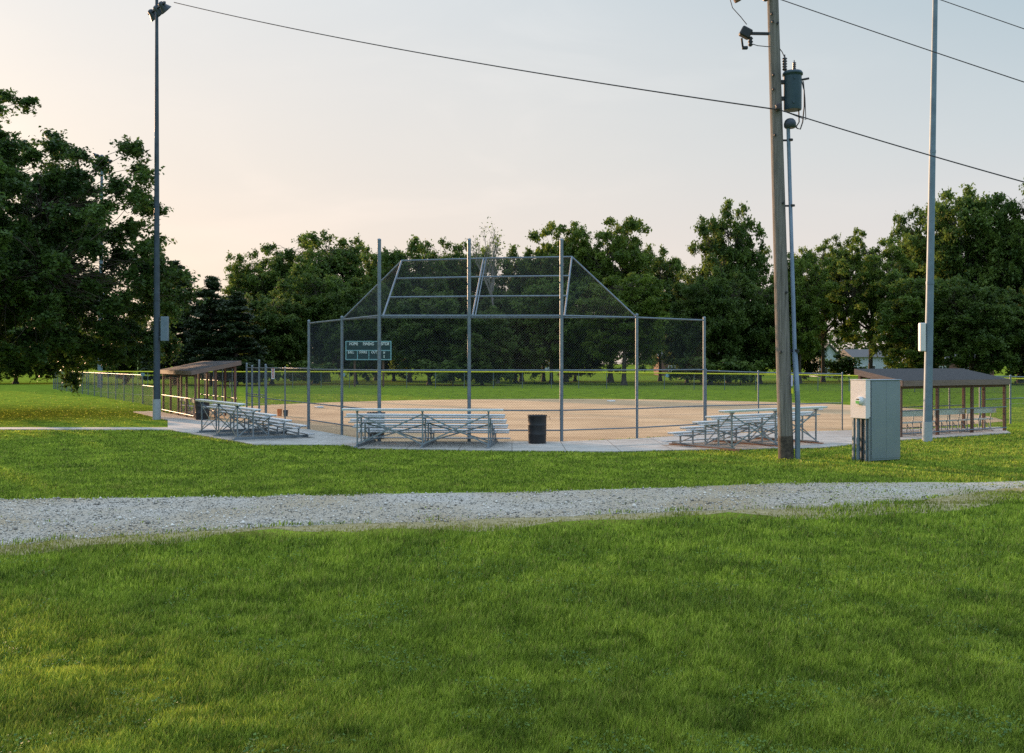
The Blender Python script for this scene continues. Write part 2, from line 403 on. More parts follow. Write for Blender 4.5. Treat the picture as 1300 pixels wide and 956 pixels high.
cam = bpy.data.cameras.new('camera'); cam.sensor_width = 36; cam.lens = 36*F/1300; cam.clip_end = 8000; cam.clip_start = .1
cam.shift_y = (HY-478)/1300
co = bpy.data.objects.new('camera', cam); col.objects.link(co); co.location = (0,0,H); co.rotation_euler = (R(90),0,0)
sc.camera = co

# ------------------------------------------------------------------ ground sheets
def terr(Y):
    t = min(max((Y-175)/120, 0), 1); return 1.9*t*t*(3-2*t)
ys = [-300,-20,0,60,120,175] + [175+15*i for i in range(1,9)] + [340,500,1200,4000]
g = MB(); xs = [-4000,-300,0,300,4000]
vs = [(x,y,terr(y)) for y in ys for x in xs]; n = len(xs)
g.add(vs, [(j*n+i, j*n+i+1, (j+1)*n+i+1, (j+1)*n+i) for j in range(len(ys)-1) for i in range(n-1)], True)
tag(g.build('ground', lawn), 'wide mown green lawn around and beyond the ball field', 'lawn', kind='structure')

rr = random.Random(3)
def ragged(pts, amp, step):
    out = []
    for (a, b) in zip(pts, pts[1:]):
        a, b = Vector(a), Vector(b); k = max(1, int((b-a).length/step))
        for i in range(k):
            p = a.lerp(b, i/k); out.append((p.x+rr.uniform(-amp,amp), p.y+rr.uniform(-amp,amp)))
    out.append((pts[-1][0], pts[-1][1])); return out
far = [gp(*p)[:2] for p in ((-350,637),(0,634),(200,632),(430,628),(650,625),(850,619),(1000,613),(1120,612.5),(1230,613),(1330,609),(1450,603))]
near = [gp(*p)[:2] for p in ((-350,725),(0,694),(105,683),(350,669),(650,658),(900,648),(1060,644),(1130,640),(1200,631),(1260,622),(1330,616),(1450,609))]
road_poly = ragged(far, .06, .25) + ragged(near, .09, .25)[::-1]
def sheet(name, poly, z, m, label, cat):
    s = MB(); s.add([(x,y,z) for x,y in poly], [tuple(range(len(poly)))])
    me = s.build(name, m)
    bm_fix(me); return tag(me, label, cat, kind='structure')
import bmesh
def bm_fix(o):
    bm = bmesh.new(); bm.from_mesh(o.data); bmesh.ops.triangulate(bm, faces=bm.faces[:])
    for f in bm.faces:
        if f.normal.z < 0: f.normal_flip()
    bm.to_mesh(o.data); bm.free()
sheet('gravel_road', road_poly, .004, gravel_m, 'pale grey gravel track crossing between the lawns', 'gravel road')

ws = [gp(x, y+ 9 + 4*math.sin(x*.013) + 3*math.sin(x*.031+1) + rr.uniform(-1.5,1.5))[:2] for x, y in [(-350+ k*25, float(np.interp(-350+k*25,[-350,0,105,350,650,900,1120,1195,1250,1330,1600],[725,694,683,669,658,648,643,640,634,628,622]))) for k in range(76)]]
wt = [gp(x, float(np.interp(x,[-350,0,105,350,650,900,1120,1195,1250,1330,1600],[725,694,683,669,658,648,643,640,634,628,622]))-(4 if x<1180 else 18))[:2] for x in range(1525,-351,-25)]
soil = mat('dry_soil', (.20,.17,.07), .95, 0, (.40,.33,.17), 6, 8, bump=.5, bscale=40)
sheet('worn_verge', ws+wt, .002, soil, 'tan worn strip of dry ground along the near edge of the track', 'verge')

BS = [(-4.40,33.0),(-1.42,33.0),(1.64,33.0)]
WL = [(-4.40,33.0),(-6.15,36.0),(-8.0,39.2)]
WR = [(1.64,33.0),(4.30,34.3),(7.05,36.5)]
DC = (3.0,53.0); DR = 20.9
arc = [(DC[0]+DR*math.cos(R(a)), DC[1]+DR*math.sin(R(a))) for a in range(-22, 196, 4)]
dirt_poly = ragged([(WR[0][0],WR[0][1]+.05),(WR[2][0]+.05,WR[2][1]),(13.2,38.9),(19.5,42.6)] + arc + [(-15.5,47.5),(-9.9,41.2),WL[2],(WL[0][0],WL[0][1]+.05)], .05, .7)
sheet('infield_dirt', dirt_poly, .004, dirt_m, 'tan dirt infield behind the backstop fence', 'infield')
conc_near = [gp(*p)[:2] for p in ((-300,546.5),(60,546),(215,546.5),(305,562),(322,565.5),(440,566),(455,570),(620,573),(780,574.5),(850,572.5),(1040,569.5),(1085,565),(1143,559.5),(1283,550.5))]
conc_far = [(19.9,40.6),(12.6,38.4)] + [(WR[2][0],WR[2][1]-.02),(WR[1][0],WR[1][1]-.02),(1.64,32.96),(-4.42,32.96),(WL[1][0]-.03,WL[1][1]),(WL[2][0]-.03,WL[2][1]),(-9.9,41.0),(-15.2,47.2),(-19.3,54.2),(-20.4,53.6),(-15.8,45.7)] + [gp(*p)[:2] for p in ((213,543.5),(60,543.5),(-300,543.7))]
s = MB(); s.prism([(x,y,-.05) for x,y in conc_near+conc_far], (0,0,.085)); o = s.build('concrete_path', concrete)
bm = bmesh.new(); bm.from_mesh(o.data); bmesh.ops.triangulate(bm, faces=bm.faces[:]); bmesh.ops.recalc_face_normals(bm, faces=bm.faces[:]); bm.to_mesh(o.data); bm.free()
tag(o, 'light concrete walk and pad under the bleachers and dugouts', 'concrete path', kind='structure')
CZ = .035
# chalk lines and bases
HOME = Vector((-.8,45.5,0)); B1 = Vector((17.2,56.0,0)); B2 = Vector((6.8,68.3,0)); B3 = Vector((-11.4,58.8,0))
chalk = mat('chalk', (.60,.52,.44), .95, 0, (.50,.38,.26), 3)
s = MB()
for b_ in (B1, B3):
    d = (b_-HOME).normalized(); a = HOME + d*1.2; e = HOME + d*(60 if b_ is B1 else 68); sdv = Vector((-d.y,d.x,0))*.05
    s.add([(a-sdv)+Vector((0,0,.008)), (e-sdv)+Vector((0,0,.008)), (e+sdv)+Vector((0,0,.008)), (a+sdv)+Vector((0,0,.008))], [(0,1,2,3)])
tag(s.build('chalk_line', chalk), 'faint white chalk foul lines on the dirt infield', 'chalk line', kind='structure')
for p, lb in ((B1,'white square base on the dirt towards the right dugout'), (B2,'white square base at the far edge of the dirt infield'), (B3,'white square base on the dirt towards the left dugout')):
    s = MB(); s.box((p.x,p.y,.055),(.42,.42,.1), R(38), bev=.02); tag(s.build('base', whitep), lb, 'base', 'bases on the infield')
s = MB(); s.prism([(HOME.x+a*.22, HOME.y+b*.22, .006) for a,b in ((-1,.9),(-1,0),(0,-1),(1,0),(1,.9))], (0,0,.012))
tag(s.build('home_plate', whitep), 'white five-sided home plate set in the dirt', 'home plate')

# ------------------------------------------------------------------ fences
def fence(name, label, cat, pts, hts, rails, yellowcap=False, postr=.03, skip=None, wire=True, wr=.002, capz=.06, z0=0, maxgap=3.0, postpar='post', pitch=.088):
    t = thing(name, label, cat, (pts[0][0], pts[0][1], 0))
    P = []
    for i, ((x0,y0),(x1,y1)) in enumerate(zip(pts, pts[1:])):
        L_ = math.hypot(x1-x0, y1-y0); k = max(1, round(L_/maxgap))
        for j in range(k):
            f = j/k; P.append((x0+(x1-x0)*f, y0+(y1-y0)*f, hts[i]+(hts[i+1]-hts[i])*f))
    P.append((*pts[-1], hts[-1]))
    for x, y, h in P:
        m = MB(); m.tube([(x,y,z0),(x,y,z0+h+.03)], postr, 8); m.lathe((x,y,z0+h+.03), [(postr*1.15,0),(postr*1.1,.025),(.004,.05)], 8)
        m.build(postpar, steel, t)
    for ri, rf in enumerate(rails):
        m = MB()
        for (x0,y0,h0),(x1,y1,h1) in zip(P, P[1:]):
            za = h0 if rf == 'top' else rf; zb = h1 if rf == 'top' else rf
            m.tube([(x0,y0,z0+za),(x1,y1,z0+zb)], .021, 6, cap=False)
        m.build('rail', steel, t)
    if wire:
        m = MB()
        for (x0,y0,h0),(x1,y1,h1) in zip(P, P[1:]):
            m.chain([(x0,y0,z0+.03),(x1,y1,z0+.03),(x1,y1,z0+h1),(x0,y0,z0+h0)], r=wr, pitch=pitch)
        m.build('wire_mesh', wire_m, t)
    if yellowcap:
        m = MB()
        for (x0,y0,h0),(x1,y1,h1) in zip(P, P[1:]):
            m.tube([(x0,y0,z0+h0+.01),(x1,y1,z0+h1+.01)], capz, 8)
        m.build('top_cap', yellow, t)
    return t

# backstop
HB = 4.2; HT = 6.7
bk = thing('backstop', 'tall chain link backstop with angled overhang behind home plate', 'backstop', (-1.42,33.0,0))
for (x,y) in BS:
    m = MB(); m.tube([(x,y,0),(x,y,HT)], .062, 12); m.lathe((x,y,HT), [(.068,0),(.06,.04),(.01,.06)], 12)
    for z in (.9, 1.55, 3.0): m.tube([(x,y,z),(x,y,z+.05)], .068, 12)
    m.build('post', steel, bk)
for (x,y) in WL[1:]+WR[1:]:
    m = MB(); m.tube([(x,y,0),(x,y,HB+.08)], .052, 12); m.lathe((x,y,HB+.08), [(.058,0),(.05,.04),(.01,.06)], 12); m.build('post', steel, bk)
line = [WL[2],WL[1],BS[0],BS[1],BS[2],WR[1],WR[2]]
for z in (.40, 1.06, 2.39, HB):
    m = MB()
    for a, b in zip(line, line[1:]): m.tube([(*a,z),(*b,z)], .024 if z < 4 else .03, 8)
    m.build('rail', steel, bk)
m = MB()
for a, b in zip(line, line[1:]): m.chain([(a[0],a[1]+.03,.03),(b[0],b[1]+.03,.03),(b[0],b[1]+.03,HB),(a[0],a[1]+.03,HB)], r=.0024)
m.build('wire_mesh', wire_m, bk)
TL = at(510,331,35.7); TM = at(614,328,35.7); TR = at(726,326,35.7)
tops = [TL,TM,TR]; bots = [(p[0]+.1,p[1]+.06,HB-.06) for p in BS]
fr = MB()
for a, b in zip(bots, tops): fr.tube([a,b], .033, 8); fr.tube([(a[0]+.09,a[1],a[2]),(b[0]+.09,b[1],b[2])], .022, 8) if b is TM else None
for f in (0,.34,.67,1):
    q = [Vector(a).lerp(Vector(b), f) for a,b in zip(bots,tops)]
    fr.tube([q[0],q[1]], .03, 8); fr.tube([q[1],q[2]], .03, 8)
wl = (WL[1][0],WL[1][1],HB); wr_ = (WR[1][0],WR[1][1],HB)
fr.tube([TL,wl], .026, 8); fr.tube([TR,wr_], .026, 8)
fr.tube([(*WL[1],HB),bots[0]], .024, 8); fr.tube([(*WR[1],HB),bots[2]], .024, 8)
fr.build('overhang_frame', steel, bk)
m = MB()
m.chain([bots[0],bots[1],tops[1],tops[0]], r=.0024); m.chain([bots[1],bots[2],tops[2],tops[1]], r=.0024)
m.chain([wl,bots[0],TL], r=.0024); m.chain([bots[2],wr_,TR], r=.0024)
m.build('overhang_mesh', wire_m, bk)

# fence runs
fence('chain_link_fence', 'short chain link run joining backstop to the left gate', 'fence', [(-8.06,39.3),(-9.55,41.9),(-10.9,44.2)], [2.42]*3, ['top',1.06], wr=.0024, z0=0, maxgap=3)
fence('chain_link_fence', 'chain link run between backstop and the right dugout', 'fence', [(7.12,36.55),(9.3,37.6),(13.0,39.2)], [2.35,2.28,2.2], ['top',1.06], wr=.0024)
# gate by the left dugout
gt = thing('gate', 'grey chain link walk gate with white notice beside left dugout', 'gate', (-11.0,44.4,0))
G0, G1 = (-11.0,44.45), (-12.5,46.9)
for f, hh in ((0,2.55),(.33,2.75),(.7,2.5),(1,2.6)):
    x = G0[0]+(G1[0]-G0[0])*f; y = G0[1]+(G1[1]-G0[1])*f
    m = MB(); m.tube([(x,y,0),(x,y,hh)], .045, 10); m.lathe((x,y,hh), [(.05,0),(.045,.03),(.005,.05)], 10); m.build('post', steel, gt)
m = MB()
for z in (.12,1.1,1.2,2.42): m.tube([(*G0,z),(*G1,z)], .024, 8)
m.build('rail', steel, gt)
m = MB(); m.chain([(*G0,.12),(*G1,.12),(*G1,2.42),(*G0,2.42)], r=.0024); m.build('wire_mesh', wire_m, gt)
px_, py_, _ = at(347,474,44.1)
sg = thing('notice_sign', 'narrow white notice with red lettering wired to the gate post', 'sign', (px_,py_,1.9))
m = MB(); m.box((px_,py_-.06,2.18),(.13*1.1,.012,.5), R(10)); m.build('plate', whitep, sg)
m = MB()
for k in range(7): m.box((px_,py_-.07,2.38-k*.062),(.08,.006,.03), R(10))
m.build('lettering', redp, sg)

# outfield fence with yellow cap
def pz(x, Z): return ((x-650)/F*Z, Z)
fence('outfield_fence', 'long low outfield fence with yellow cap beneath the trees', 'fence',
      [pz(70,103),pz(300,108),pz(700,106),pz(1000,97),pz(1250,88),pz(1420,80)], [1.80,1.74,1.74,1.55,1.33,1.3], ['top'], yellowcap=True, postr=.035, wr=.0035, capz=.065, maxgap=3.1, pitch=.1)
fence('foul_line_fence', 'tall fence along the left foul line beyond the light pole', 'fence',
      [(-23.9,64.4),(-35.5,83.4),(-47.2,102.5)], [1.88,1.88,1.88], ['top'], postr=.035, wr=.0018, maxgap=3.0)
fence('low_fence', 'low waist-high fence bay behind the left dugout', 'fence',
      [(-19.9,56.3),(-21.7,60.3),(-23.8,64.2)], [1.22]*3, ['top'], postr=.03, wr=.0024)
fence('foul_line_fence', 'fence along the right foul line beyond the right dugout', 'fence',
      [(19.6,41.7),(23.6,44.6),(33,51.5)], [2.1,2.0,1.95], ['top',1.1], postr=.04, wr=.0024)
m = MB(); q0 = Vector((24.0,45.0,2.0)); q1 = Vector((33,51.5,1.95))
# small marker plates on the fences
for (x,y,Z,lb) in ((182,475.5,64.5,'small blue plate wired to the left foul line fence'),(436,476,107,'small pale plate on the outfield fence below the scoreboard'),(847,476.8,101.5,'small pale blue plate on the outfield fence right of centre')):
    p = at(x,y,Z); m = MB(); m.box((p[0],p[1]-.12,p[2]),(4.5/F*Z,.03,4/F*Z), bev=.01); tag(m.build('fence_sign', bluep), lb, 'sign', 'plates on the fences')
# foul pole
p = gp(175,489); m = MB(); m.tube([(p[0],p[1],0),(p[0],p[1],4.2)], .06, 8); tag(m.build('foul_pole', mat('foul_pole_paint',(.55,.62,.22),.6)), 'thin yellow green foul pole behind the left foul fence', 'foul pole')

# ------------------------------------------------------------------ dugouts
def dugout(label, A, u, n, Ln, D, zl, zh, nposts, oh=.22, end_oh=.18):
    """A = low back near corner, u along the length, n towards the field"""
    A = Vector((*A,0)); u = Vector((*u,0)).normalized(); n = Vector((*n,0)).normalized()
    t = thing('dugout', label, 'dugout', A)
    def P(a,b,z): return A + u*a + n*b + Vector((0,0,z))
    def zr(b): return zl + (zh-zl)*b/D
    th = .05
    # roof slab
    m = MB(); m.prism([P(-end_oh,-oh,zr(-oh)), P(Ln+end_oh,-oh,zr(-oh)), P(Ln+end_oh,D+oh,zr(D+oh)), P(-end_oh,D+oh,zr(D+oh))], (0,0,th)); rf = m.build('roof', shingle, t)
    m = MB(); fh = .16
    for e in (-end_oh-.002, Ln+end_oh+.002):
        sgn = -1 if e < 0 else 1
        m.prism([P(e,-oh,zr(-oh)+th-.004), P(e,D+oh,zr(D+oh)+th-.004), P(e,D+oh,zr(D+oh)-fh), P(e,-oh,zr(-oh)-fh)], u*sgn*.035)
    for b, s_ in ((-oh-.002,-1),(D+oh+.002,1)):
        m.prism([P(-end_oh,b,zr(b)+th-.004), P(Ln+end_oh,b,zr(b)+th-.004), P(Ln+end_oh,b,zr(b)-fh+.01), P(-end_oh,b,zr(b)-fh+.01)], n*s_*.035)
    m.build('fascia', fascia_m, t)
    m = MB()
    k = int(Ln/.6)
    for i in range(k+1): a = i*Ln/k; m.bar(P(a,-.1,zr(-.1)-.07), P(a,D+.1,zr(D+.1)-.07), .04, .13)
    m.build('rafter', brownwood, t)
    for i in range(nposts):
        a = Ln*i/(nposts-1)
        for b in (0,D):
            m = MB(); ss = .10; rz = math.atan2(u.y,u.x)
            hh = zr(b)-.14; c = P(a,b,hh/2+CZ/2); m.box(c,(ss,ss,hh-CZ), rz, bev=.008); m.build('post', brownwood, t)
    for a in (0,Ln):
        m = MB(); hh = zr(D/2)-.14; m.box(P(a,D*.5,hh/2+CZ/2),(.10,.10,hh-CZ), math.atan2(u.y,u.x), bev=.008); m.build('post', brownwood, t)
    m = MB(); m.bar(P(.05,0,zr(0)-.22), P(Ln-.05,0,zr(0)-.22), .05,.12); m.bar(P(.05,D,zr(D)-.22), P(Ln-.05,D,zr(D)-.22), .05,.12); m.build('beam', brownwood, t)
    m = MB()
    for z in (.16,.95): m.tube([P(0,-.08,z),P(Ln,-.08,z)], .022, 8)
    for z in (.16,.95,1.75): m.tube([P(0,D+.1,z),P(Ln,D+.1,z)], .022, 8)
    m.build('rail', steel, t)
    for i in range(4):
        a = Ln*(i+.5)/4; m = MB(); m.tube([P(a,D+.1,CZ),P(a,D+.1,zr(D)-.15)], .03, 8); m.build('fence_post', steel, t)
    m = MB(); m.chain([P(0,-.08,.1),P(Ln,-.08,.1),P(Ln,-.08,zr(0)-.25),P(0,-.08,zr(0)-.25)], r=.0022)
    m.chain([P(0,D+.1,.1),P(Ln,D+.1,.1),P(Ln,D+.1,zr(D)-.25),P(0,D+.1,zr(D)-.25)], r=.0022)
    m.build('wire_mesh', wire_m, t)
    return t, P
tR, PR = dugout('brown open dugout with sloping shingle roof behind the metal cabinet', (13.62,34.9), (.84,.54), (-.54,.84), 6.35, 1.7, 2.0, 2.34, 4, oh=.16, end_oh=.08)
tL, PL = dugout('brown open dugout with sunlit fascia beside the left light pole', (-14.85,46.7), (-.5,.866), (.866,.5), 7.6, 1.85, 2.28, 2.66, 5)

def bench(label, P, a0, a1, b, group):
    A = P(a0,b,CZ); B_ = P(a1,b,CZ); d = (B_-A).normalized(); n = Vector((-d.y,d.x,0))
    if (P(0,1,0)-P(0,0,0)).dot(n) < 0: n = -n
    L_ = (B_-A).length; t = thing('team_bench', label, 'bench', A, group=group)
    def q(a,c,z): return A + d*a + n*c + Vector((0,0,z))
    m = MB(); m.bar(q(0,.02,.45), q(L_,.02,.45), .25, .04); m.build('seat', alu, t)
    m = MB(); m.bar(q(0,-.22,.80), q(L_,-.22,.80), .03, .22); m.build('backrest', alu, t)
    for a in (.2, L_/2, L_-.2):
        m = MB(); m.tube([q(a,.14,0),q(a,.12,.42)], .02, 6); m.tube([q(a,-.14,0),q(a,-.1,.42),q(a,-.2,.9)], .02, 6); m.tube([q(a,-.25,.02),q(a,.25,.02)], .02, 6); m.tube([q(a,-.12,.06),q(a,.12,.38)], .015, 6); m.build('leg', alu_old, t)
bench('aluminium bench at the near end inside the right dugout', PR, .15,2.15,.45, 'team benches in the dugouts')
bench('aluminium bench in the middle of the right dugout', PR, 2.3,4.1,.45, 'team benches in the dugouts')
bench('aluminium bench at the far end inside the right dugout', PR, 4.25,6.15,.45, 'team benches in the dugouts')
bench('aluminium bench at the near end inside the left dugout', PL, .3,2.4,.5, 'team benches in the dugouts')
bench('aluminium bench at the far end inside the left dugout', PL, 3.0,5.2,.5, 'team benches in the dugouts')
p = PL(1.5,1.97,1.62); m = MB(); m.box(p,(.2,.02,.4), R(120), bev=.005); tag(m.build('notice_sign', whitep), 'small white notice on the far mesh inside the left dugout', 'sign')

# ------------------------------------------------------------------ trash barrels
def barrel(label, x, y, z=CZ, h=.9, r=.3):
    t = thing('trash_barrel', label, 'trash can', (x,y,z), group='black trash barrels')
    prof = [(r*.93,0),(r*.95,.02),(r*.97,h*.3),(r*1.01,h*.32),(r*.98,h*.345),(r*.985,h*.63),(r*1.02,h*.65),(r*.99,h*.675),(r,h*.96),(r*1.05,h*.97),(r*1.05,h),(r*.96,h),(r*.94,h*.9),(r*.9,.05)]
    m = MB(); m.lathe((x,y,z), prof, 24); m.build('drum', black, t)
    m = MB()
    for k in range(6):
        a0 = k*1.05; m.tube([(x+math.cos(a0+j*.1)*r*1.04, y+math.sin(a0+j*.1)*r*1.04, z+h+.012*math.sin(j*2.1+k)) for j in range(11)], .012, 5)
    m.build('bag_rim', blackmetal, t)
    m = MB(); m.tube([(x+r,y,z+h*.93),(x+r+.1,y,z+h*.96),(x+r+.12,y,z+h*.84)], .008, 5); m.build('handle', blackmetal, t)
barrel('black trash barrel standing clear in front of the backstop', *pz(682,32.2))
barrel('black trash barrel seen through the middle bleachers', *pz(477.5,34.6), z=0)
barrel('black trash barrel beside the left dugout and bleachers', *pz(257,45.9), h=.95, r=.32)
p = gp(355,528.5); m = MB(); t = thing('bucket', 'small orange and grey bucket on the dirt behind the left wing', 'bucket', p)
m.lathe(p,[(.1,0),(.13,.35),(.14,.36),(.12,.36),(.1,.05)],14); m.build('pail', orange_m, t)
m = MB(); m.lathe((p[0]+.3,p[1],p[2]),[(.1,0),(.13,.3),(.14,.31),(.12,.31),(.1,.05)],14); tag(m.build('bucket', dark_steel), 'small dark bucket beside the orange one on the dirt', 'bucket')

# ------------------------------------------------------------------ bleachers
def bleacher(label, wood):
    t = thing('bleachers', label, 'bleachers', group='aluminium bleachers behind the backstop')
    Ln, rows, sp = 5.0, 5, .52; zt = 1.19; rise = .19
    fx = [.46, Ln/2, Ln-.46]; b0 = .06
    for i in range(rows):
        y = i*sp; z = zt - i*rise
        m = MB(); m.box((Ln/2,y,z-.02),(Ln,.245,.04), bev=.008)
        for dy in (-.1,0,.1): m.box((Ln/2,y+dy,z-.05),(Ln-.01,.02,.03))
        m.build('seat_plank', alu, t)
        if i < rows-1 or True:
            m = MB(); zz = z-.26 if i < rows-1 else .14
            m.box((Ln/2+.0,y+.27,zz-.02),(Ln,.235,.035), bev=.008); m.build('foot_plank', alu_foot_shaded, t)
    for x in fx:
        m = MB()
        for i in range(rows):
            y = i*sp; z = zt - i*rise
            m.box((x,y,(b0+z-.08)/2),(.04,.04,z-.08-b0))
            m.box((x,y,z-.075),(.05,.2,.03))
            m.prism([(x-.02,y-.02,z-.16),(x-.02,y+.02,z-.16),(x-.02,y+.08,z-.09),(x-.02,y-.08,z-.09)], (.04,0,0))
            if i < rows-1: m.bar((x+.021,y,z-.31),(x+.021,y+.42,z-.31), .035,.035)
        m.bar((x,-.1,b0),(x,(rows-1)*sp+.35,b0), .045,.045)
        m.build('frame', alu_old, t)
        m = MB()
        m.bar((x-.025,.03,zt-.15),(x-.025,sp*2,.12), .006,.035); m.bar((x-.025,.03,.12),(x-.025,sp*1.6,zt-rise*2-.1), .006,.035)
        m.bar((x-.025,sp*2,.5),(x-.025,sp*4,.1), .006,.035)
        m.build('brace', alu_old, t)
    for k, (xa, xb) in enumerate(((fx[0],fx[1]),(fx[1],fx[2]))):
        m = MB()
        m.bar((xa,-.028,zt-.17),(xb,-.028,.1), .042,.006, up=(0,1,0)); m.bar((xa,-.036,.1),(xb,-.036,zt-.17), .042,.006, up=(0,1,0)); m.build('cross_brace', alu_old, t)
        m = MB(); m.bar((xa,sp*2+.028,.68),(xb,sp*2+.028,.1), .042,.006, up=(0,1,0)); m.bar((xa,sp*2+.036,.1),(xb,sp*2+.036,.68), .042,.006, up=(0,1,0)); m.build('cross_brace', alu_old, t)
    for x in fx:
        m = MB(); 
        if wood: m.box((x,1.14,.005),(.09,2.8,.065))
        else: m.box((x,1.1,.018),(.1,2.6,.032))
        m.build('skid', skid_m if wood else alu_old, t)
    return t
b1 = bleacher('five-row aluminium bleachers with their back turned, in front of the tall backstop posts', False)
b2 = copy_tree(b1)
b2['label'] = 'five-row aluminium bleachers seen from the end, beside the left dugout'
b3 = bleacher('five-row aluminium bleachers on brown wooden skids, partly behind the wooden utility pole', True)
def place(t, back0, ang, z):   # back0 = ground point of the first back leg
    d = Vector((math.cos(ang), math.sin(ang), 0)); t.location = Vector((*back0,z)) - d*.46; t.rotation_euler.z = ang
p = pz(453.5,30.75); place(b1, p, R(-5), CZ)
p = pz(256,37.2); place(b2, p, R(-57), CZ); b2.scale = (1.04,1.04,1.04)
p = pz(929,29.7); place(b3, p, R(37), .035)

# ------------------------------------------------------------------ light poles
def light_pole(label, base, top, Hh, rb, rt, basez, boxes, nl, arm, facing, smooth_mat=pole_m):
    b = Vector((*base,0)); tp = Vector((*top,Hh)); t = thing('light_pole', label, 'light pole', b, group='tall floodlight poles')
    def P(z): return b.lerp(tp, z/Hh)
    rz = lambda z: rb + (rt-rb)*z/Hh
    if basez:
        m = MB(); m.tube([P(0),P(basez)], [rb*1.12, rb*1.1], 16); m.build('concrete_base', conc_pole, t)
    m = MB(); zz = [basez + (Hh-basez)*i/6 for i in range(7)]; m.tube([P(z) for z in zz], [rz(z) for z in zz], 16)
    for z in (basez+4.6, basez+9): m.tube([P(z),P(z+.1)], rz(z)*1.08, 16)
    m.build('shaft', smooth_mat, t)
    for (dx,z0,z1,w_) in boxes:
        c = P((z0+z1)/2); m = MB(); m.box((c.x+dx,c.y-.02,c.z),(w_,.2,z1-z0), bev=.02); bx = m.build('ballast_box', pole_m if dx > 0 else cream, t)
        m = MB()
        sgn = 1 if dx > 0 else -1
        for z in (z0+.2,z1-.2): cc = P(z); m.box((cc.x+sgn*(rz(z)+abs(dx)-w_/2)/2, cc.y, z),(abs(dx)-w_/2-rz(z)+.1,.06,.05))
        m.build('bracket', steel, bx)
    f = Vector((math.sin(facing), math.cos(facing), 0)); sdv = Vector((f.y,-f.x,0))
    for k in range(2):
        z = Hh - .25 - k*1.1; c = P(z)
        m = MB(); m.bar(c-sdv*arm/2, c+sdv*arm/2, .1,.1); ca = m.build('crossarm', dark_steel, t)
        for i in range(nl):
            q = c + sdv*arm*((i+.5)/nl-.5) - Vector((0,0,.12)) + f*.1
            ax = (f*.75 - Vector((0,0,.66))).normalized(); rot = ax.to_track_quat('Z','Y').to_matrix().to_4x4()
            m = MB(); m.lathe(q - ax*.12, [(.04,-.18),(.12,-.14),(.14,.0),(.27,.24),(.29,.28),(.28,.29),(.24,.26)], 14, M=rot); m.tube([q-ax*.1, q+Vector((0,0,.12))], .03, 6); m.build('floodlight', dark_steel, t)
    return t
pb = gp(199,532.5)
light_pole('tall slim floodlight pole with steel box, right of the big tree', pb[:2], ((199-650)/F*pb[1], pb[1]), 20.6, .165, .065, .95,
           [(.38, at(0,433,pb[1])[2], at(0,402,pb[1])[2], .34)], 3, 2.0, R(50), navy_pole)
pb = gp(1177,560.5); tx = (1187-650)/F*pb[1] + .1
light_pole('thick pale floodlight pole in front of the right dugout', pb[:2], (tx, pb[1]), 20, .148, .06, .66,
           [(-.24, at(0,446,pb[1])[2], at(0,410,pb[1])[2], .19)], 3, 2.0, R(-40))
pb = gp(127,492)
light_pole('distant floodlight pole seen through the big left tree', pb[:2], (pb[0]+.2, pb[1]), 25.6, .28, .14, 0, [(.45,8.4,10.4,.5)], 5, 3.8, R(95))

# ------------------------------------------------------------------ utility pole
ZU = 27.2; ub = Vector((*pz(998,ZU),0)); ut = Vector((at(980.2,0,ZU)[0] - .04, ZU, 14.6))
up = thing('utility_pole', 'weathered wooden utility pole carrying a grey transformer drum', 'utility pole', ub)
def UP(z): return ub.lerp(ut, z/14.6)
ur = lambda z: .205 - .0043*z
m = MB(); zz = [.62,2,4,6,8,10,12,14.5]; m.tube([UP(z) for z in zz], [ur(z) for z in zz], 20); m.lathe(UP(14.5), [(ur(14.5),0),(.03,.1)], 20)
m.build('shaft', polewood, up)
m = MB(); m.tube([UP(-.1),UP(.25),UP(.5),UP(.64)], [ur(0)*1.03,ur(0)*1.015,ur(0)*1.008,ur(.6)*1.003], 20); m.build('tarred_foot', tar, up)
m = MB()
for x,y in ((992,259),(978,20),(979,30),(985,32),(980,97),(980,115),(996,372),(989,447),(982,173)):
    z = at(0,y,ZU)[2]; c = UP(z); dx = (x-650)/F*ZU - c.x; dx = max(-.13,min(.13,dx)); dy = -math.sqrt(max(.001,ur(z)**2-dx*dx))
    m.tube([(c.x+dx,c.y+dy+.02,z),(c.x+dx,c.y+dy-.06,z)], .03, 8)
m.build('bolt', blackmetal, up)
# transformer
tc_ = at(1006,116,ZU); tx_, tz_ = tc_[0], tc_[2]; rT = .255
m = MB(); m.lathe((tx_,ZU-.02,tz_-.52), [(rT*.9,0),(rT*.93,.03),(rT*.94,.9),(rT*.96,.95),(rT*1.07,.955),(rT*1.07,1.0),(rT*.95,1.05),(rT*.4,1.09)], 26)
m.box((tx_-.02,ZU-.02-rT*.95,tz_+.3),(.05,.04,.05)); m.box((tx_-.04,ZU-.02-rT*.95,tz_-.35),(.05,.03,.07)); tr = m.build('transformer', transf, up)
for (x,y0,y1,r_) in ((996,90,73,.07),(1008,91,79,.055)):
    a = at(x,y0,ZU); hgt = at(x,y1,ZU)[2]-a[2]; prof = []
    for k in range(5): prof += [(r_*.55, hgt*k/5), (r_, hgt*(k+.45)/5), (r_*.95, hgt*(k+.55)/5)]
    prof += [(r_*.3,hgt),(r_*.2,hgt*1.2)]
    m = MB(); m.lathe((a[0],ZU-.02,a[2]), prof, 14); m.build('bushing', porcel, tr)
m = MB(); c = UP(tz_)
for dz in (.25,-.2): m.box(((c.x+tx_)/2-.02,ZU,tz_+dz),(.24,.14,.09))
m.build('mounting_bracket', blackmetal, up)
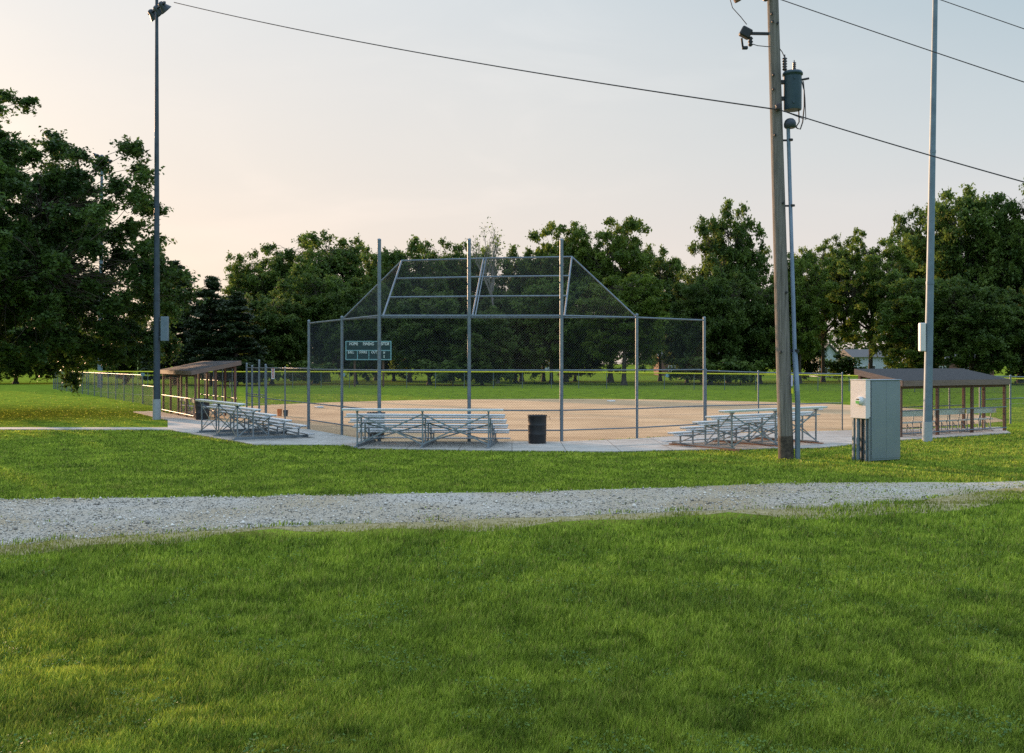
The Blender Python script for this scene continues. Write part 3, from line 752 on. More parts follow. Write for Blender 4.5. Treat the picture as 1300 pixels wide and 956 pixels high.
# side tap wires from the drum
m = MB(); q = at(1018,100,ZU)
m.tube([at(1014,102,ZU-.05),at(1027,99.5,ZU-.05)], .03, 6)
m.tube([at(1018,103,ZU),at(1021,115,ZU),at(1021,135,ZU),at(1019,155,ZU),at(1016,164,ZU),at(1012,163,ZU),at(1008,156,ZU)], .018, 6)
m.tube([at(1020,103,ZU),at(1022,125,ZU),at(1023,152,ZU),at(1018,150,ZU),at(1000,143,ZU)], .012, 6)
m.tube([at(1014,138,ZU),at(1014.5,155,ZU),at(1010,162,ZU)], .018, 6)
m.build('tap_wire', cable_m, up)
# conduit riser with weatherhead
m = MB(); m.tube([(at(1011,0,ZU)[0],ZU-.12,0),(at(1011,0,ZU)[0],ZU-.12,1.6),at(1009,447,ZU-.12),at(1009,448,ZU-.12),at(1000.5,158,ZU-.12)], [.07,.07,.07,.052,.050], 14)
cd = m.build('conduit', pole_m, up)
wh = at(1001.5,158,ZU-.12); m = MB(); m.lathe((wh[0]+.03,wh[1],wh[2]-.1), [(.13,0),(.16,.04),(.165,.12),(.14,.2),(.09,.25),(.02,.27)], 16); m.build('weatherhead', dark_steel, cd)
m = MB()
for y in (180,263,446,447.5):
    z = at(0,y,ZU)[2]; xx = at(1001+ (y-158)*.029,y,ZU)[0]; m.tube([(xx,ZU-.12,z),(xx,ZU-.12,z+.05)], .075, 12); m.box((xx-.13,ZU-.06,z+.025),(.24,.03,.05))
m.build('strap', blackmetal, cd)
q = at(1005.3,486,ZU-.2); m = MB(); m.box((q[0],q[1],q[2]+.06),(.045,.01,.30)); m.build('marker_strip', mat('lilac_label',(.55,.50,.68),.6), up)
m = MB(); m.box((q[0]+.01,q[1],q[2]-.22),(.055,.012,.14)); m.build('marker_strip', yellow, up)
# cutout arm
m = MB(); c = UP(at(0,43,ZU)[2]); a = at(951,42.5,ZU-.05); m.bar(c, a, .06,.07); m.build('cutout_arm', blackmetal, up)
a = Vector(at(948,44,ZU-.05)); m = MB()
M_ = Matrix.Rotation(R(28), 4, 'Y'); m.box(a+Vector((-.03,0,.05)),(.30,.2,.27), M=M_, bev=.03); m.lathe(a+Vector((.1,0,-.32)), [(.03,0),(.07,.04),(.04,.08),(.075,.12),(.04,.17),(.075,.21),(.04,.26)], 10, M=None)
m.tube([a+Vector((-.14,0,-.1)), a+Vector((-.1,0,-.38)), a+Vector((.02,0,-.33))], .03, 6)
m.box(a+Vector((-.05,0,-.36)),(.16,.08,.09), bev=.02); m.build('fuse_cutout', blackmetal, up)
m = MB(); m.tube([at(925,-14,ZU),at(926,-4,ZU),at(930,10,ZU),at(940,21,ZU),at(948,31,ZU-.05)], .012, 6); m.tube([at(952,55,ZU-.05),at(962,58,ZU-.05),UP(at(0,60,ZU)[2])], .012, 6)
m.tube([UP(at(0,62,ZU)[2])+Vector((.1,-.1,0)),at(993,66,ZU),at(996,73,ZU)], .012, 6); m.build('jumper_wire', cable_m, up)
m = MB(); m.tube([at(936,-3,ZU),at(938,1,ZU)], .12, 8); 
c = UP(at(0,-8,ZU)[2]); m.bar(c+Vector((-.95,-.2,.1)), c+Vector((.3,-.2,.1)), .1,.12); m.build('crossarm', brownwood, up)
for (x,y) in ((937,-4),(972,-3)):
    a = at(x,y,ZU-.2); m = MB(); m.lathe((a[0],a[1],a[2]-.1), [(.03,0),(.08,.03),(.045,.07),(.085,.11),(.045,.15),(.08,.19),(.04,.24)], 12); m.build('insulator', porcel, up)
m = MB(); a = at(988,136,ZU-.25); m.lathe(a, [(.05,-.1),(.09,-.04),(.06,0),(.09,.05),(.04,.1)], 12); m.build('insulator', porcel, up)
# overhead lines
def cable(label, p, q, r, sag):
    p, q = Vector(p), Vector(q); pts = [p.lerp(q, i/40) - Vector((0,0,sag*4*(i/40)*(1-i/40))) for i in range(41)]
    m = MB(); m.tube(pts, r, 6); tag(m.build('overhead_cable', cable_m), label, 'cable', 'overhead lines at the utility pole')
cable('long cable sloping from left floodlight pole down to the utility pole', at(221,3,47), at(986,139,ZU-.28), .019, .25)
cable('cable leaving the utility pole below the transformer towards the right', at(988,139,ZU-.28), at(1700,335,22), .016, .12)
cable('thin cable leaving the utility pole just above the transformer to the right', at(990,-1,ZU), at(1700,234,22), .013, .05)
cable('thin topmost cable crossing the upper right corner of the sky', at(981,-76,ZU), at(1700,172,22), .011, .05)

# ------------------------------------------------------------------ electrical cabinet
Zc = 26.3; cbx = at(1106,588,Zc)
yaw = R(26); cab = thing('electrical_cabinet', 'stainless steel electrical cabinet with pale meter box on the grass', 'cabinet', (cbx[0],Zc,0), yaw)
# local axes: +x runs along the stainless face (to the right and away), -y ... meter box on the -x end
ht = 2.15
def lb(m, c, s_, b=0): m.box(c, s_, 0, b)
# local x = direction (cos45, sin45); local y = (-sin45, cos45)
m = MB(); lb(m, (.53,.27,ht/2+.02),(1.04,.54,ht-.02), .012)
lb(m,(.53,.27,ht+.02),(1.10,.60,.03),.008)
m.build('cabinet_body', stainless, cab, world=False)
m = MB(); lb(m,(.27,-.006,1.10),(.52,.012,2.02),.003); lb(m,(.79,-.006,1.10),(.51,.012,2.02),.003)
m.build('door_panel', stainless, cab, world=False)
m = MB(); lb(m,(-.10,.28,1.66),(.17,.56,1.02),.012); lb(m,(-.10,.28,2.18),(.19,.58,.02),.004); mbx = m.build('meter_box', cream, cab, world=False)
RX = Matrix.Rotation(R(-90), 4, 'Y')
m = MB(); m.lathe((-.185,.20,1.62), [(.115,0),(.115,.02),(.10,.03),(.098,.085),(.092,.095)], 20, M=RX); mt = m.build('meter', whitep, cab, world=False)
mt.parent = mbx
m = MB(); lb(m,(-.285,.20,1.585),(.014,.12,.07)); o = m.build('green_dial', greenl, cab, world=False); o.parent = mt
m = MB(); lb(m,(-.283,.20,1.66),(.010,.09,.028)); o = m.build('dial_plate', blackmetal, cab, world=False); o.parent = mt
for yy, r_, mm in ((.50,.035,steel),(.36,.05,pole_m),(.22,.02,blackmetal),(.08,.03,steel)):
    m = MB(); m.tube([(-.1,yy,0),(-.1,yy,1.16)], r_, 10); m.build('conduit', mm, cab, world=False)
m = MB(); lb(m,(-.08,.54,.6),(.08,.04,1.2)); lb(m,(-.05,.02,.6),(.05,.04,1.2)); m.build('support_post', alu_old, cab, world=False)

# ------------------------------------------------------------------ scoreboard
Zs = 112; a = at(439.5,433.5,Zs); b = at(496.5,456.5,Zs)
sb = thing('scoreboard', 'dark green scoreboard with pale outlined boxes beyond the outfield fence', 'scoreboard', ((a[0]+b[0])/2,Zs,0))
Wd = b[0]-a[0]; Hd = a[2]-b[2]; cx = (a[0]+b[0])/2; cz = (a[2]+b[2])/2
m = MB(); m.box((cx,Zs,cz),(Wd,.25,Hd)); m.build('panel', scoreg, sb)
m = MB(); lw = .11; yf = Zs-.14
for z in (cz+Hd/2, cz, cz-Hd/2): m.box((cx,yf,z),(Wd+lw,.04,lw))
for x in (-.5,.5): m.box((cx+Wd*x,yf-.003,cz),(lw,.04,Hd+lw))
for f in (.255,.51,.76): m.box((a[0]+Wd*f,yf-.003,cz-Hd/4),(lw*.9,.04,Hd/2))
m.build('trim', scorew, sb)
for x in (-.32,.32): m = MB(); m.box((cx+Wd*x,Zs+.3,cz/2+.3),(.2,.2,cz+.5)); m.build('post', brownwood, sb)
for tx, fx_, fz_, s_ in (('HOME',.17,.36,.46),('INNING',.5,.36,.46),('VISITOR',.84,.36,.46),('BALL',.11,-.1,.40),('STRIKE',.38,-.1,.38),('OUT',.63,-.1,.40),('H',.85,-.13,.38),('E',.85,-.34,.38)):
    text_part('lettering', tx, whitel, sb, (a[0]+Wd*fx_, yf-.03, cz+Hd*fz_), s_*.95, (R(90),0,0)).scale = (.8,1.1,1)

# ------------------------------------------------------------------ houses
def house(name, label, x0, x1, ytop_wall, ypk, Z, wm, depth=9, gable=False, wins=(), z0=None, cat='house'):
    z0 = terr(Z)-.1 if z0 is None else z0
    A = at(x0,ytop_wall,Z); B_ = at(x1,ytop_wall,Z); xa, xb = A[0], B_[0]; hw = A[2]; pk = at(0,ypk,Z)[2]
    t = thing(name, label, cat, ((xa+xb)/2,Z,z0)); cx = (xa+xb)/2
    m = MB(); m.box((cx,Z+depth/2,(hw+z0)/2),(xb-xa,depth,hw-z0))
    if gable: m.prism([(xa,Z,hw+.002),(xb,Z,hw+.002),(cx,Z,pk-.1)], (0,depth,0))
    m.build('wall', wm, t)
    m = MB(); e = .5
    if gable:
        for sx, xx in ((-1,xa),(1,xb)):
            m.prism([(xx+sx*e,Z-e,hw-.25),(cx,Z-e,pk),(cx,Z-e,pk+.2),(xx+sx*e,Z-e,hw-.05)], (0,depth+2*e,0))
    else:
        m.prism([(xa-e,Z-e,hw-.05),(xa-e,Z+depth/2,pk),(xa-e,Z+depth+e,hw-.05)], (xb-xa+2*e,0,0))
    m.build('roof', hroof, t)
    for f, zc, ww, wh_ in wins:
        xx = xa+(xb-xa)*f; m = MB(); m.box((xx,Z-.03,z0+zc),(ww,.08,wh_)); wn = m.build('window', whitep, t)
        m = MB(); 
        for s_ in (-1,1): m.box((xx+s_*ww*.235,Z-.08,z0+zc),(ww*.38,.04,wh_*.82))
        m.build('pane', hwin, wn)
    return t
house('house', 'white gabled house glimpsed left of the forked tree trunk', 1040,1064,452,437,190, hwhite, 9, True, ((.3,1.4,1.0,1.3),(.7,1.4,1.0,1.3)))
house('house', 'long white house with dark windows above the right dugout roof', 1084,1136,453,443,195, hwhite, 9, False, ((.2,1.5,1.4,1.3),(.45,1.4,1.2,1.9),(.8,1.5,1.6,1.3)))
house('house', 'low brown brick house right of the pale light pole', 1186,1262,455,445,185, hbrick, 9, False, ((.14,1.6,1.3,1.4),(.5,1.6,1.6,1.4),(.8,1.6,1.3,1.4)))
house('house', 'dark reddish brick building under the trees behind right backstop wing', 838,912,452,441,200, hbrick, 9, False, ((.2,1.6,1.4,1.2),(.6,1.6,1.4,1.2)))
house('shed', 'low pale grey shed seen through the middle of the backstop', 672,735,462.5,458,230, hwhite, 7, False, (), cat='shed')

# ------------------------------------------------------------------ trees
def unit(rg, n):
    v = rg.normal(size=(n,3)); return v/np.linalg.norm(v, axis=1)[:,None]
def leaves_mesh(name, C, tint, size, asp, m, parent, rg, up=.4):
    n = len(C); N_ = unit(rg, n); N_[:,2] = np.abs(N_[:,2])+up; N_ /= np.linalg.norm(N_,axis=1)[:,None]
    a = np.cross(N_, unit(rg, n)); a /= np.linalg.norm(a,axis=1)[:,None]+1e-9; b = np.cross(N_, a)
    s = size*rg.uniform(.6,1.35,n)[:,None]
    V = np.empty((n,4,3)); fold = N_*s*.18
    V[:,0] = C - a*s*asp*.5; V[:,1] = C + b*s*.5 + fold; V[:,2] = C + a*s*asp*.5; V[:,3] = C - b*s*.5 + fold
    Q = np.arange(n*4).reshape(n,4)
    return np_mesh(name, V.reshape(-1,3), Q, m, parent, {'tint': np.repeat(np.clip(tint,0,1),4)})
def tree(name, label, H_, Rr, th, seed, m, leaf, nclump, ntwig, nleaf, rc, nlimb=7, tr=None, flat=.65, openess=.0, top=.0, barkm=None, center=(0,0), twigw=.0, sag=0., cat='tree', skew=0, ea=.10, shape=.7, rp=.5):
    """crown envelope filled with clumps, every clump fed by a branch and split in leafy twigs"""
    rg = np.random.default_rng(seed); t = thing(name, label, cat)
    a = (H_-th)/2; cz_ = th+a; tr = tr or H_*.022
    ph = rg.uniform(0,6.28,(4,2)); 
    def env(d):
        e = np.ones(len(d))
        for k,(p1,p2) in enumerate(ph): e += ea*np.sin((k+2)*np.arctan2(d[:,1],d[:,0])+p1)*np.cos((k+1.3)*d[:,2]*2+p2)
        return e
    d = unit(rg, nclump); hn = np.sqrt(d[:,0]**2+d[:,1]**2)+1e-6; boost = hn**(shape-1); boost = np.minimum(boost,2.2); rad = rg.uniform(0,1,nclump)**rp * (.97-openess*.1)
    low = d[:,2] < 0
    sc_ = env(d)*rad
    C = np.stack([d[:,0]*boost*Rr*sc_, d[:,1]*boost*Rr*sc_, cz_ + d[:,2]*a*np.where(low,sc_*.95,sc_)], 1)
    C[:,0] += center[0] + skew*(C[:,2]-th); C[:,1] += center[1]
    C[:,2] = np.maximum(C[:,2], th*.6+.2)
    dd = np.sort(np.linalg.norm(C[:,None]-C[None],axis=2),axis=1)[:,3]; C = C[dd < np.quantile(dd,.975)]; nclump = len(C)
    w_ = MB(); lean = rg.normal(size=2)*.02*H_
    tp = lambda z: Vector((lean[0]*(z/H_)**1.5 + center[0]*(z/H_)*.8, lean[1]*(z/H_)**1.5 + center[1]*(z/H_)*.8, z))
    zz = [0,.03*H_,th*.5,th,cz_,H_*.8]; w_.tube([tp(z)-Vector((0,0,.1 if z==0 else 0)) for z in zz], [tr*1.5,tr*1.1,tr*.95,tr*.85,tr*.45,tr*.15], 9)
    K = nlimb; idx = rg.choice(nclump, K, replace=False); ends = C[idx]*1.0
    cc = np.array([tp(cz_).x,tp(cz_).y,cz_]); ends = cc + (ends-cc)*.62
    limbs = []
    for e in ends:
        s_ = tp(max(th*.7, min(th + (e[2]-th)*.45, H_*.65))); e = Vector(e); mid = s_.lerp(e,.5) + Vector((0,0,-.05*H_*.3)) + Vector(rg.normal(size=3)*.03*H_)
        pts = [s_*(1-u)**2 + mid*2*u*(1-u) + e*u*u for u in (0,.25,.5,.75,1)]; limbs.append(pts)
        w_.tube(pts, [tr*.45,tr*.36,tr*.28,tr*.2,tr*.12], 6)
    LP = np.array([p for pts in limbs for p in pts[2:]] + [tp(z) for z in (cz_,H_*.72,H_*.8)])
    for c in C:
        j = np.argmin(((LP-c)**2).sum(1)); s_ = Vector(LP[j]); e = Vector(c); mid = s_.lerp(e,.5) + Vector(rg.normal(size=3)*.025*H_)
        mid.z += .03*H_*rg.uniform(-.3,1); m1 = s_.lerp(mid,.5)+Vector(rg.normal(size=3)*.012*H_); m2 = mid.lerp(e,.5)+Vector(rg.normal(size=3)*.012*H_); w_.tube([s_,m1,mid,m2,e], [tr*.10,tr*.075,tr*.055,tr*.04,tr*.02], 4, cap=False)
    w_.build('trunk', barkm or bark, t)
    # twigs and leaves
    n = nclump*ntwig; base = np.repeat(C, ntwig, 0); e = unit(rg, n)*rc*rg.uniform(.5,1.25,n)[:,None]; e[:,2] *= flat; e[:,2] -= sag*rc*rg.uniform(0,1,n)
    if twigw:
        tw = MB()
        for b_, e_ in zip(base, e): tw.tube([b_, b_+e_*.5+Vector((0,0,.05)), b_+e_], [twigw,twigw*.7,twigw*.3], 3, cap=False)
        tw.build('twigs', barkm or bark, t)
    ct = np.repeat(rg.uniform(.15,.85,nclump), ntwig*nleaf)
    f = rg.uniform(.1,1.05,n*nleaf)[:,None]; P_ = np.repeat(base,nleaf,0) + np.repeat(e,nleaf,0)*f + rg.normal(size=(n*nleaf,3))*leaf*.7
    tint = ct + rg.normal(size=len(P_))*.16
    leaves_mesh('crown', P_, tint, leaf, 1.5, m, t, rg)
    return t

def pine(label, H_, Rr, seed):
    rg = np.random.default_rng(seed); t = thing('pine_tree', label, 'pine tree'); w_ = MB(); tr = H_*.016
    w_.tube([(0,0,-.1),(0,0,H_*.5),(0,0,H_*.98)], [tr*1.3,tr,tr*.2], 8); P_ = []; T_ = []
    z = H_*.06
    while z < H_*.97:
        f = (z/H_); rad = Rr*(1-f)**.75*(.75+.5*rg.uniform()) + .4
        for k in range(rg.integers(4,7)):
            a = rg.uniform(0,6.28); r_ = rad*rg.uniform(.6,1.1); e = Vector((math.cos(a)*r_, math.sin(a)*r_, z + r_*rg.uniform(-.05,.22)))
            w_.tube([(0,0,z),(e.x*.5,e.y*.5,z+.0),tuple(e)], [tr*.2,tr*.14,tr*.05], 4, cap=False)
            n = int(70*r_)+30; u = rg.uniform(.15,1.05,n); lat = rg.normal(size=(n,3))*np.array([.32,.32,.13])*(.6+u[:,None]*.7)
            b = np.array([0,0,z])+(np.array(e)-np.array([0,0,z]))*u[:,None]
            P_.append(b+lat); T_.append(np.full(n, rg.uniform(.1,.8))+rg.normal(size=n)*.15)
        z += H_*.028*rg.uniform(.7,1.3)
    w_.build('trunk', bark, t)
    leaves_mesh('crown', np.concatenate(P_), np.concatenate(T_), .26, 2.4, needle, t, rg, .6); return t

def bare_tree(label, H_, seed):
    rg = random.Random(seed); nr = np.random.default_rng(seed); t = thing('sparse_tree', label, 'tree'); w_ = MB(); tips = []
    def br(p, d, L_, r, lv):
        q = p; pts = [p]; 
        for i in range(3):
            d = (d + Vector((rg.uniform(-.14,.14),rg.uniform(-.14,.14),.05))).normalized(); q = q + d*L_/3; pts.append(q)
        w_.tube(pts, [r,r*.88,r*.76,r*.62], 6 if lv < 2 else 4, cap=False)
        if lv >= 5: tips.append(q); return
        for k in range(3 if lv in (1,2,3) else 2):
            a = rg.uniform(0,6.28); sp_ = rg.uniform(.25,.55); s_ = Vector((math.cos(a),math.sin(a),.25)); br(pts[rg.choice((2,3,3))], (d + s_*sp_).normalized(), L_*rg.uniform(.6,.8), r*.6, lv+1)
    br(Vector((0,0,-.1)), Vector((0,0,1)), H_*.36, H_*.022, 0)
    w_.build('trunk', palebark, t)
    T = np.array([tuple(x) for x in tips]); T = T[nr.uniform(size=len(T)) < .55]; C = np.repeat(T,9,0) + nr.normal(size=(len(T)*9,3))*.4
    leaves_mesh('crown', C, nr.uniform(0,.8,len(C)), .27, 1.5, leaf_a, t, nr); return t

protos = {
 'A': lambda: tree('broadleaf_tree','x',20,7.5,1.2,11,leaf_a,.28,420,12,12,1.2,9,sag=.25),
 'B': lambda: tree('broadleaf_tree','x',20,8.0,.4,23,leaf_b,.30,480,12,12,1.25,8,sag=.35),
 'C': lambda: tree('broadleaf_tree','x',20,7.2,1.5,37,leaf_c,.26,400,12,11,1.05,9,flat=.5,sag=.3),
 'D': lambda: tree('broadleaf_tree','x',20,6.8,3.0,41,leaf_a,.26,330,11,11,1.0,11,openess=1,ea=.16),
 'E': lambda: tree('broadleaf_tree','x',20,8.5,4.2,59,leaf_c,.26,380,12,11,1.1,10,flat=.4),
 'P': lambda: pine('x',20,6.0,5),
 'Q': lambda: pine('x',20,7.5,9),
}
PH = {'A':8,'B':8.5,'C':7.5,'D':7,'E':9,'P':5.5,'Q':7}
made = {}; TOPZ = {}
def put(kind, x, ytop, hw, Z, label, rz):
    if kind not in made: made[kind] = protos[kind](); t = made[kind]
    else: t = copy_tree(made[kind])
    t['label'] = label; t['group'] = 'trees beyond the outfield fence'
    px = (x-650)/F*Z; hgt = at(0,ytop,Z)[2] - terr(Z); s_ = hw/F*Z/PH[kind]
    if kind not in TOPZ:
        cr_ = [c for c in made[kind].children if c.name.startswith('crown')][0].data; zz_ = np.empty(len(cr_.vertices)*3, dtype=np.float32); cr_.vertices.foreach_get('co', zz_); TOPZ[kind] = float(np.quantile(zz_[2::3], .9985))
    t.location = (px,Z,terr(Z)); t.scale = (s_,s_,hgt/TOPZ[kind]); t.rotation_euler.z = R(rz)
TREES = [
 ('P',222,333,40,124,'tall dark pine with ragged top just right of the left light pole',0),
 ('Q',268,352,44,120,'dark spreading pine above the left dugout roof',70),
 ('P',300,372,40,118,'lower dark pine behind the left gate',150),
 ('D',322,322,46,150,'loose light-topped tree rising behind the dark pines',20),
 ('B',345,372,52,126,'rounded dark tree above the left gate',60),
 ('D',372,304,56,152,'open crowned tree left of the highest treetop by the backstop',110),
 ('D',415,296,62,146,'tall open tree with sky showing through, left of the backstop',200),
 ('A',400,340,56,132,'full mid green tree behind the left backstop wing',15),
 ('B',452,358,48,126,'dark round tree directly behind the scoreboard',250),
 ('A',478,312,50,156,'high tree behind the leftmost tall backstop post',300),
 ('A',520,308,54,140,'broad green tree behind the left half of the overhang',80),
 ('D',560,306,46,150,'open topped tree behind the middle of the overhang',160),
 ('B',545,372,58,124,'dense dark tree filling the left backstop panel',200),
 ('A',596,318,48,150,'tree just left of the sparse pale tree',140),
 ('B',612,392,44,120,'low dark bushy tree behind the middle backstop post',320),
 ('A',662,318,50,146,'mid green tree behind the sparse pale tree',33),
 ('B',655,372,46,134,'dark tree under the sparse pale tree',100),
 ('C',718,286,54,142,'tall yellow green tree left part behind rightmost tall backstop post',0),
 ('C',690,318,40,146,'feathery green tree seen through the right of the overhang',60),
 ('C',775,278,62,138,'tall yellow green tree peaking right of the backstop top',130),
 ('A',700,352,50,128,'mid green tree behind the right half of the backstop',220),
 ('C',792,350,60,122,'bright green tree with heavy trunk behind the right backstop wing',75),
 ('B',730,405,46,148,'low dark tree closing the gap beneath the yellow green trees',77),
 ('B',575,400,44,150,'low dark tree behind the left panel shrubs',205),
 ('B',500,398,48,150,'low dark tree right of the scoreboard',255),
 ('A',838,316,44,150,'smooth topped tree in the dip right of the backstop',10),
 ('B',872,352,40,138,'dark tree left of the great dark oak',190),
 ('A',925,263,54,138,'great round-headed tree left of the utility pole',45),
 ('B',902,345,52,128,'dense dark skirt tree under the great round-headed tree',260),
 ('B',965,355,46,130,'dark tree partly hidden by the utility pole',30),
 ('C',1015,322,44,132,'pale green feathery tree just right of the utility pole',180),
 ('E',1045,302,52,142,'flat layered tree between utility pole and right light pole',0),
 ('E',1105,292,60,136,'layered open tree with forked trunk left of the right light pole',120),
 ('B',1010,400,40,150,'low dark tree beside the white gabled house',150),
 ('D',1165,268,40,146,'open crowned tree behind the upper right light pole',310),
 ('A',1220,237,70,140,'tallest tree of the row, right of the right light pole',200),
 ('D',1295,236,56,136,'tall tree at the right edge of the photo',60),
 ('A',1160,345,58,128,'mid green tree behind the right dugout',280),
 ('B',1235,355,60,124,'broad dark tree above the far end of the right dugout',110),
 ('B',1320,362,60,126,'dark low tree at the right border',20),
 ('A',1420,270,70,135,'tree standing just outside the right border',90),
 ('B',20,392,60,130,'dark tree behind the lower left of the big tree',40),
 ('A',90,398,52,136,'mid green tree behind the foul line fence',230),
 ('B',158,402,46,128,'dark tree just left of the left light pole',310),
 ('A',-70,380,60,140,'tree beyond the left border of the photo',0),
]
for k in TREES: put(*k)
bt = bare_tree('sparse pale barked tree with few leaves above the backstop centre', 20, 12)
Zb = 132; bt.location = (*pz(632,Zb), terr(Zb)); hgt = at(0,272,Zb)[2]; bt['group'] = 'trees beyond the outfield fence'
mz = max(v.co.z for v in bt.children[0].data.vertices); mxx = max(abs(v.co.x) for v in bt.children[0].data.vertices); bt.scale = (40/F*Zb/mxx,40/F*Zb/mxx,hgt/mz)

# near big tree at left
bigt = tree('big_tree','large leafy maple overhanging the lawn at the left edge', 16.3, 11.2, .9, 78, leaf_near, .135, 1000, 16, 28, .84, 26, tr=.36, flat=.6, twigw=.008, sag=.5, skew=-.36, ea=.11, shape=.75, rp=.55, center=(7.2,0))
bigt.location = (-32.6,50.5,0)

# far woods
rg = np.random.default_rng(91); n = 60000
X = rg.uniform(-330,330,n); top = 10.5 + 2.5*np.sin(X*.06)+1.5*np.sin(X*.17+2)+1.2*np.sin(X*.41)
Pw = np.stack([X, 330+rg.uniform(-6,6,n), terr(330)+top*rg.uniform(0,1,n)**.8], 1)
ow = leaves_mesh('woods', Pw, rg.uniform(.2,.7,n), .9, 1.4, leaf_b, None, rg)
tag(ow, 'far-off dark wood closing the view behind the trees', 'woods', kind='stuff')
# understory shrubs along the tree line
shr = tree('shrub','x',2.6,2.0,.2,63,leaf_b,.22,40,8,7,.5,5,tr=.05, cat='shrub')
SH = [(575,118,1.5,'dark shrub at the foot of the trees behind the left backstop panel'),(628,120,1.4,'dark shrub at the foot of the trees behind the middle backstop post'),(890,124,1.5,'dark shrub beyond the fence below the great round-headed tree'),(940,122,1.3,'dark shrub beyond the fence left of the utility pole'),(1065,150,1.6,'dark shrub between the two white houses'),(1160,128,1.4,'dark shrub behind the right dugout'),(330,120,1.5,'dark shrub beyond the fence behind the left gate'),(395,122,1.3,'dark shrub beyond the fence left of the scoreboard')]
for i,(x,Z,s_,lb_) in enumerate(SH):
    t = shr if i == 0 else copy_tree(shr); t['label'] = lb_; t['group'] = 'shrubs under the tree line'; t.location = (*pz(x,Z),0); t.scale = (s_*1.3,s_,s_); t.rotation_euler.z = i*1.3

# ------------------------------------------------------------------ grass blades and stones
def inpoly(px, py, poly):
    ins = np.zeros(len(px), bool); n = len(poly)
    for i in range(n):
        x0,y0 = poly[i]; x1,y1 = poly[(i+1)%n]
        if y0 == y1: continue
        c = ((y0 > py) != (y1 > py)) & (px < (x1-x0)*(py-y0)/(y1-y0)+x0); ins ^= c
    return ins
def vnoise(x, y, s, seed):
    rg = np.random.default_rng(seed); T = rg.uniform(size=(128,128)); x = x*s+500; y = y*s+500
    xi = np.floor(x).astype(int); yi = np.floor(y).astype(int); fx = x-xi; fy = y-yi; fx = fx*fx*(3-2*fx); fy = fy*fy*(3-2*fy)
    g_ = lambda a,b: T[a%128,b%128]
    return (g_(xi,yi)*(1-fx)+g_(xi+1,yi)*fx)*(1-fy)+(g_(xi,yi+1)*(1-fx)+g_(xi+1,yi+1)*fx)*fy
rg = np.random.default_rng(5)
def spread(n, ynear, yfar, power=0., x0=-260, x1=1560):
    u = rg.uniform(size=n); yy = yfar + (ynear-yfar)*u**(1+power); xx = rg.uniform(x0,x1,n)
    Y = F*H/(yy-HY); return (xx-650)/F*Y, Y
conc_poly = conc_near+conc_far
near_line = np.array(near); far_line = np.array(far)
